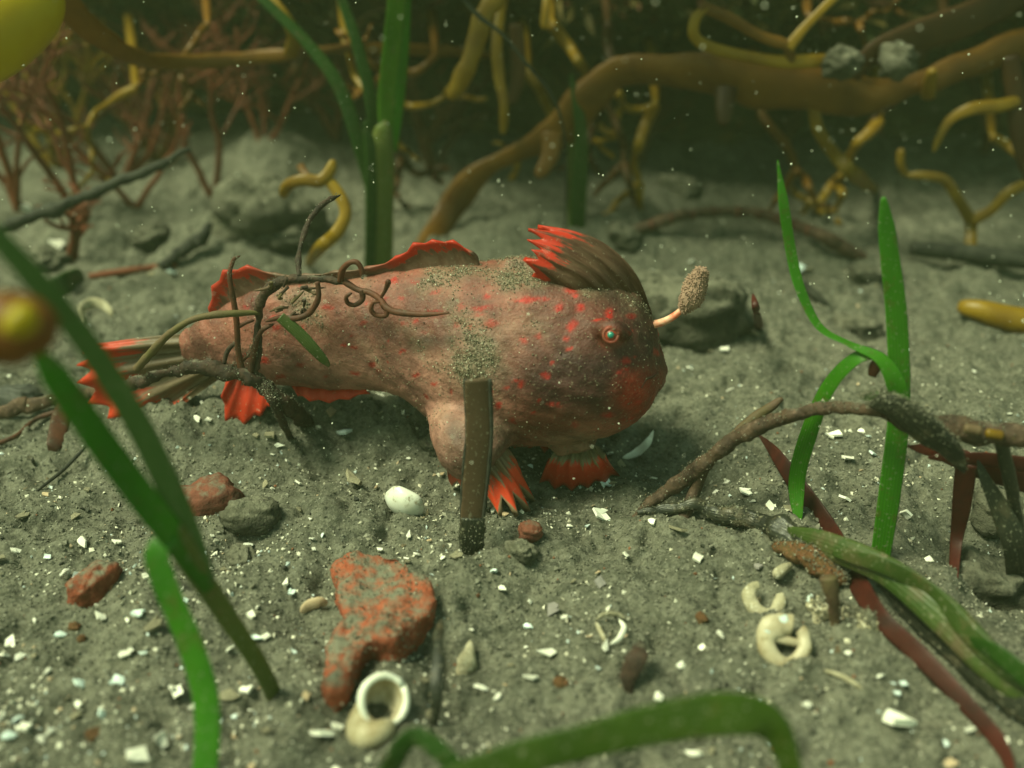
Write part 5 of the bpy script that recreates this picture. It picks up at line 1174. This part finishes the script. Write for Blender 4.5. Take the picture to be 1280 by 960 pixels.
bush('dark branching weed in reef shade right of the tall shoot', 545, 225, 150, 3, 29, 'kelp_dark', w0=9)
bush('olive brown weed tuft in the reef shade above the crest', 800, 205, 130, 3, 33, 'kelp_dark', w0=9)
bush('far dark weed clump at the right end of the reef shade', 1230, 195, 140, 3, 37, 'kelp_dark', w0=10)
bush('far reddish weed clump low under the reef brow', 420, 178, 120, 3, 41, 'red_alga', w0=9)
bush('far russet weed clump deep under the left reef brow', 215, 175, 150, 3, 45, 'red_alga', w0=9)
bush('far brown weed clump under the massive stipe', 980, 185, 110, 3, 49, 'kelp_dark', w0=9)

# ------------------------------------------------------------------ drifting specks and the water itself
n = 900
y = rng.uniform(1.15, 3.3, n); x = rng.uniform(-1, 1, n) * .6 * y; z = rng.uniform(.05, .9, n)
p = np.stack([x, y, ground_h(x, y) + z], 1)
tag(obj('drifting_specks', grains_mesh('drifting_specks', p, None, rng.uniform(.0008, .0026, n), np.tile([.6, .6, .5], (n, 1)), .8), M['grain']), 'pale specks of silt drifting in the water', 'silt', kind='stuff')
hx = np.array([[a, b, c] for a in (-13, 13) for b in (-7, 13) for c in (-1.8, 2.9)], float)
hq = np.array([[0, 1, 3, 2], [4, 6, 7, 5], [0, 4, 5, 1], [2, 3, 7, 6], [0, 2, 6, 4], [1, 5, 7, 3]])
hz = NT('water_haze'); pv = hz.n('ShaderNodeVolumePrincipled')
pv.inputs['Color'].default_value = (.62, .80, .42, 1); pv.inputs['Density'].default_value = .012
pv.inputs['Absorption Color'].default_value = (0, 0, 0, 1)
hz.l(pv.outputs[0], hz.out.inputs['Volume'])
haze = tag(obj('haze', mesh_np('haze', hx, [hq], False), hz.m), 'greenish murky water around everything', 'water', kind='stuff')

# ------------------------------------------------------------------ silt caught on rough things
def fuzz(o, n, size=(.0008, .0021), pale=.2, lift=.6):
    me = o.data; nv = len(me.vertices); co = np.empty(nv * 3, np.float32); me.vertices.foreach_get('co', co); co = co.reshape(-1, 3).astype(float)
    nm = np.empty(nv * 3, np.float32); me.vertices.foreach_get('normal', nm); nm = nm.reshape(-1, 3).astype(float)
    pt = np.clip(.5 + 1.5 * noise3(co + 3, 25, 5), .02, 1) * np.clip(.35 + nm[:, 2], .05, 1)
    k = rng.choice(nv, n, p=pt / pt.sum())
    p = co[k] + nm[k] * .001 + rng.normal(0, .002, (n, 3))
    cc = np.array([(.125, .12, .085), (.20, .19, .14), (.05, .045, .032), (.45, .42, .34)])[rng.choice(4, n, p=[.55, .2, .22, .03])] * rng.uniform(.7, 1.2, (n, 1))
    f = obj('silt', grains_mesh('silt', p, None, rng.uniform(*size, n), cc), M['grain'], o); f['kind'] = 'stuff'
for o in list(bpy.data.objects):
    if o.type != 'MESH' or o.name.startswith('silt'): continue
    pn = o.name.split('.')[0]; par = o.parent.name.split('.')[0] if o.parent else ''
    if pn == 'lure_stalk': continue
    if pn == 'broken_stone': fuzz(o, 1500, (.0010, .0026))
    elif pn == 'main_stem': fuzz(o, 700)
    elif par == 'dead_stalk' and pn in ('stem', 'torn_sheath'): fuzz(o, 900)
    elif pn == 'sheath' and o.data.materials[0] == M['grass_black']: fuzz(o, 700)
    elif pn in ('silted_stone', 'crusty_stick', 'chalk_lump'): fuzz(o, 700, (.001, .0026))
    elif pn == 'rotten_base': fuzz(o, 200)
    elif par == 'curled_red_weed' and pn == 'branch': fuzz(o, 160, (.0007, .0016))
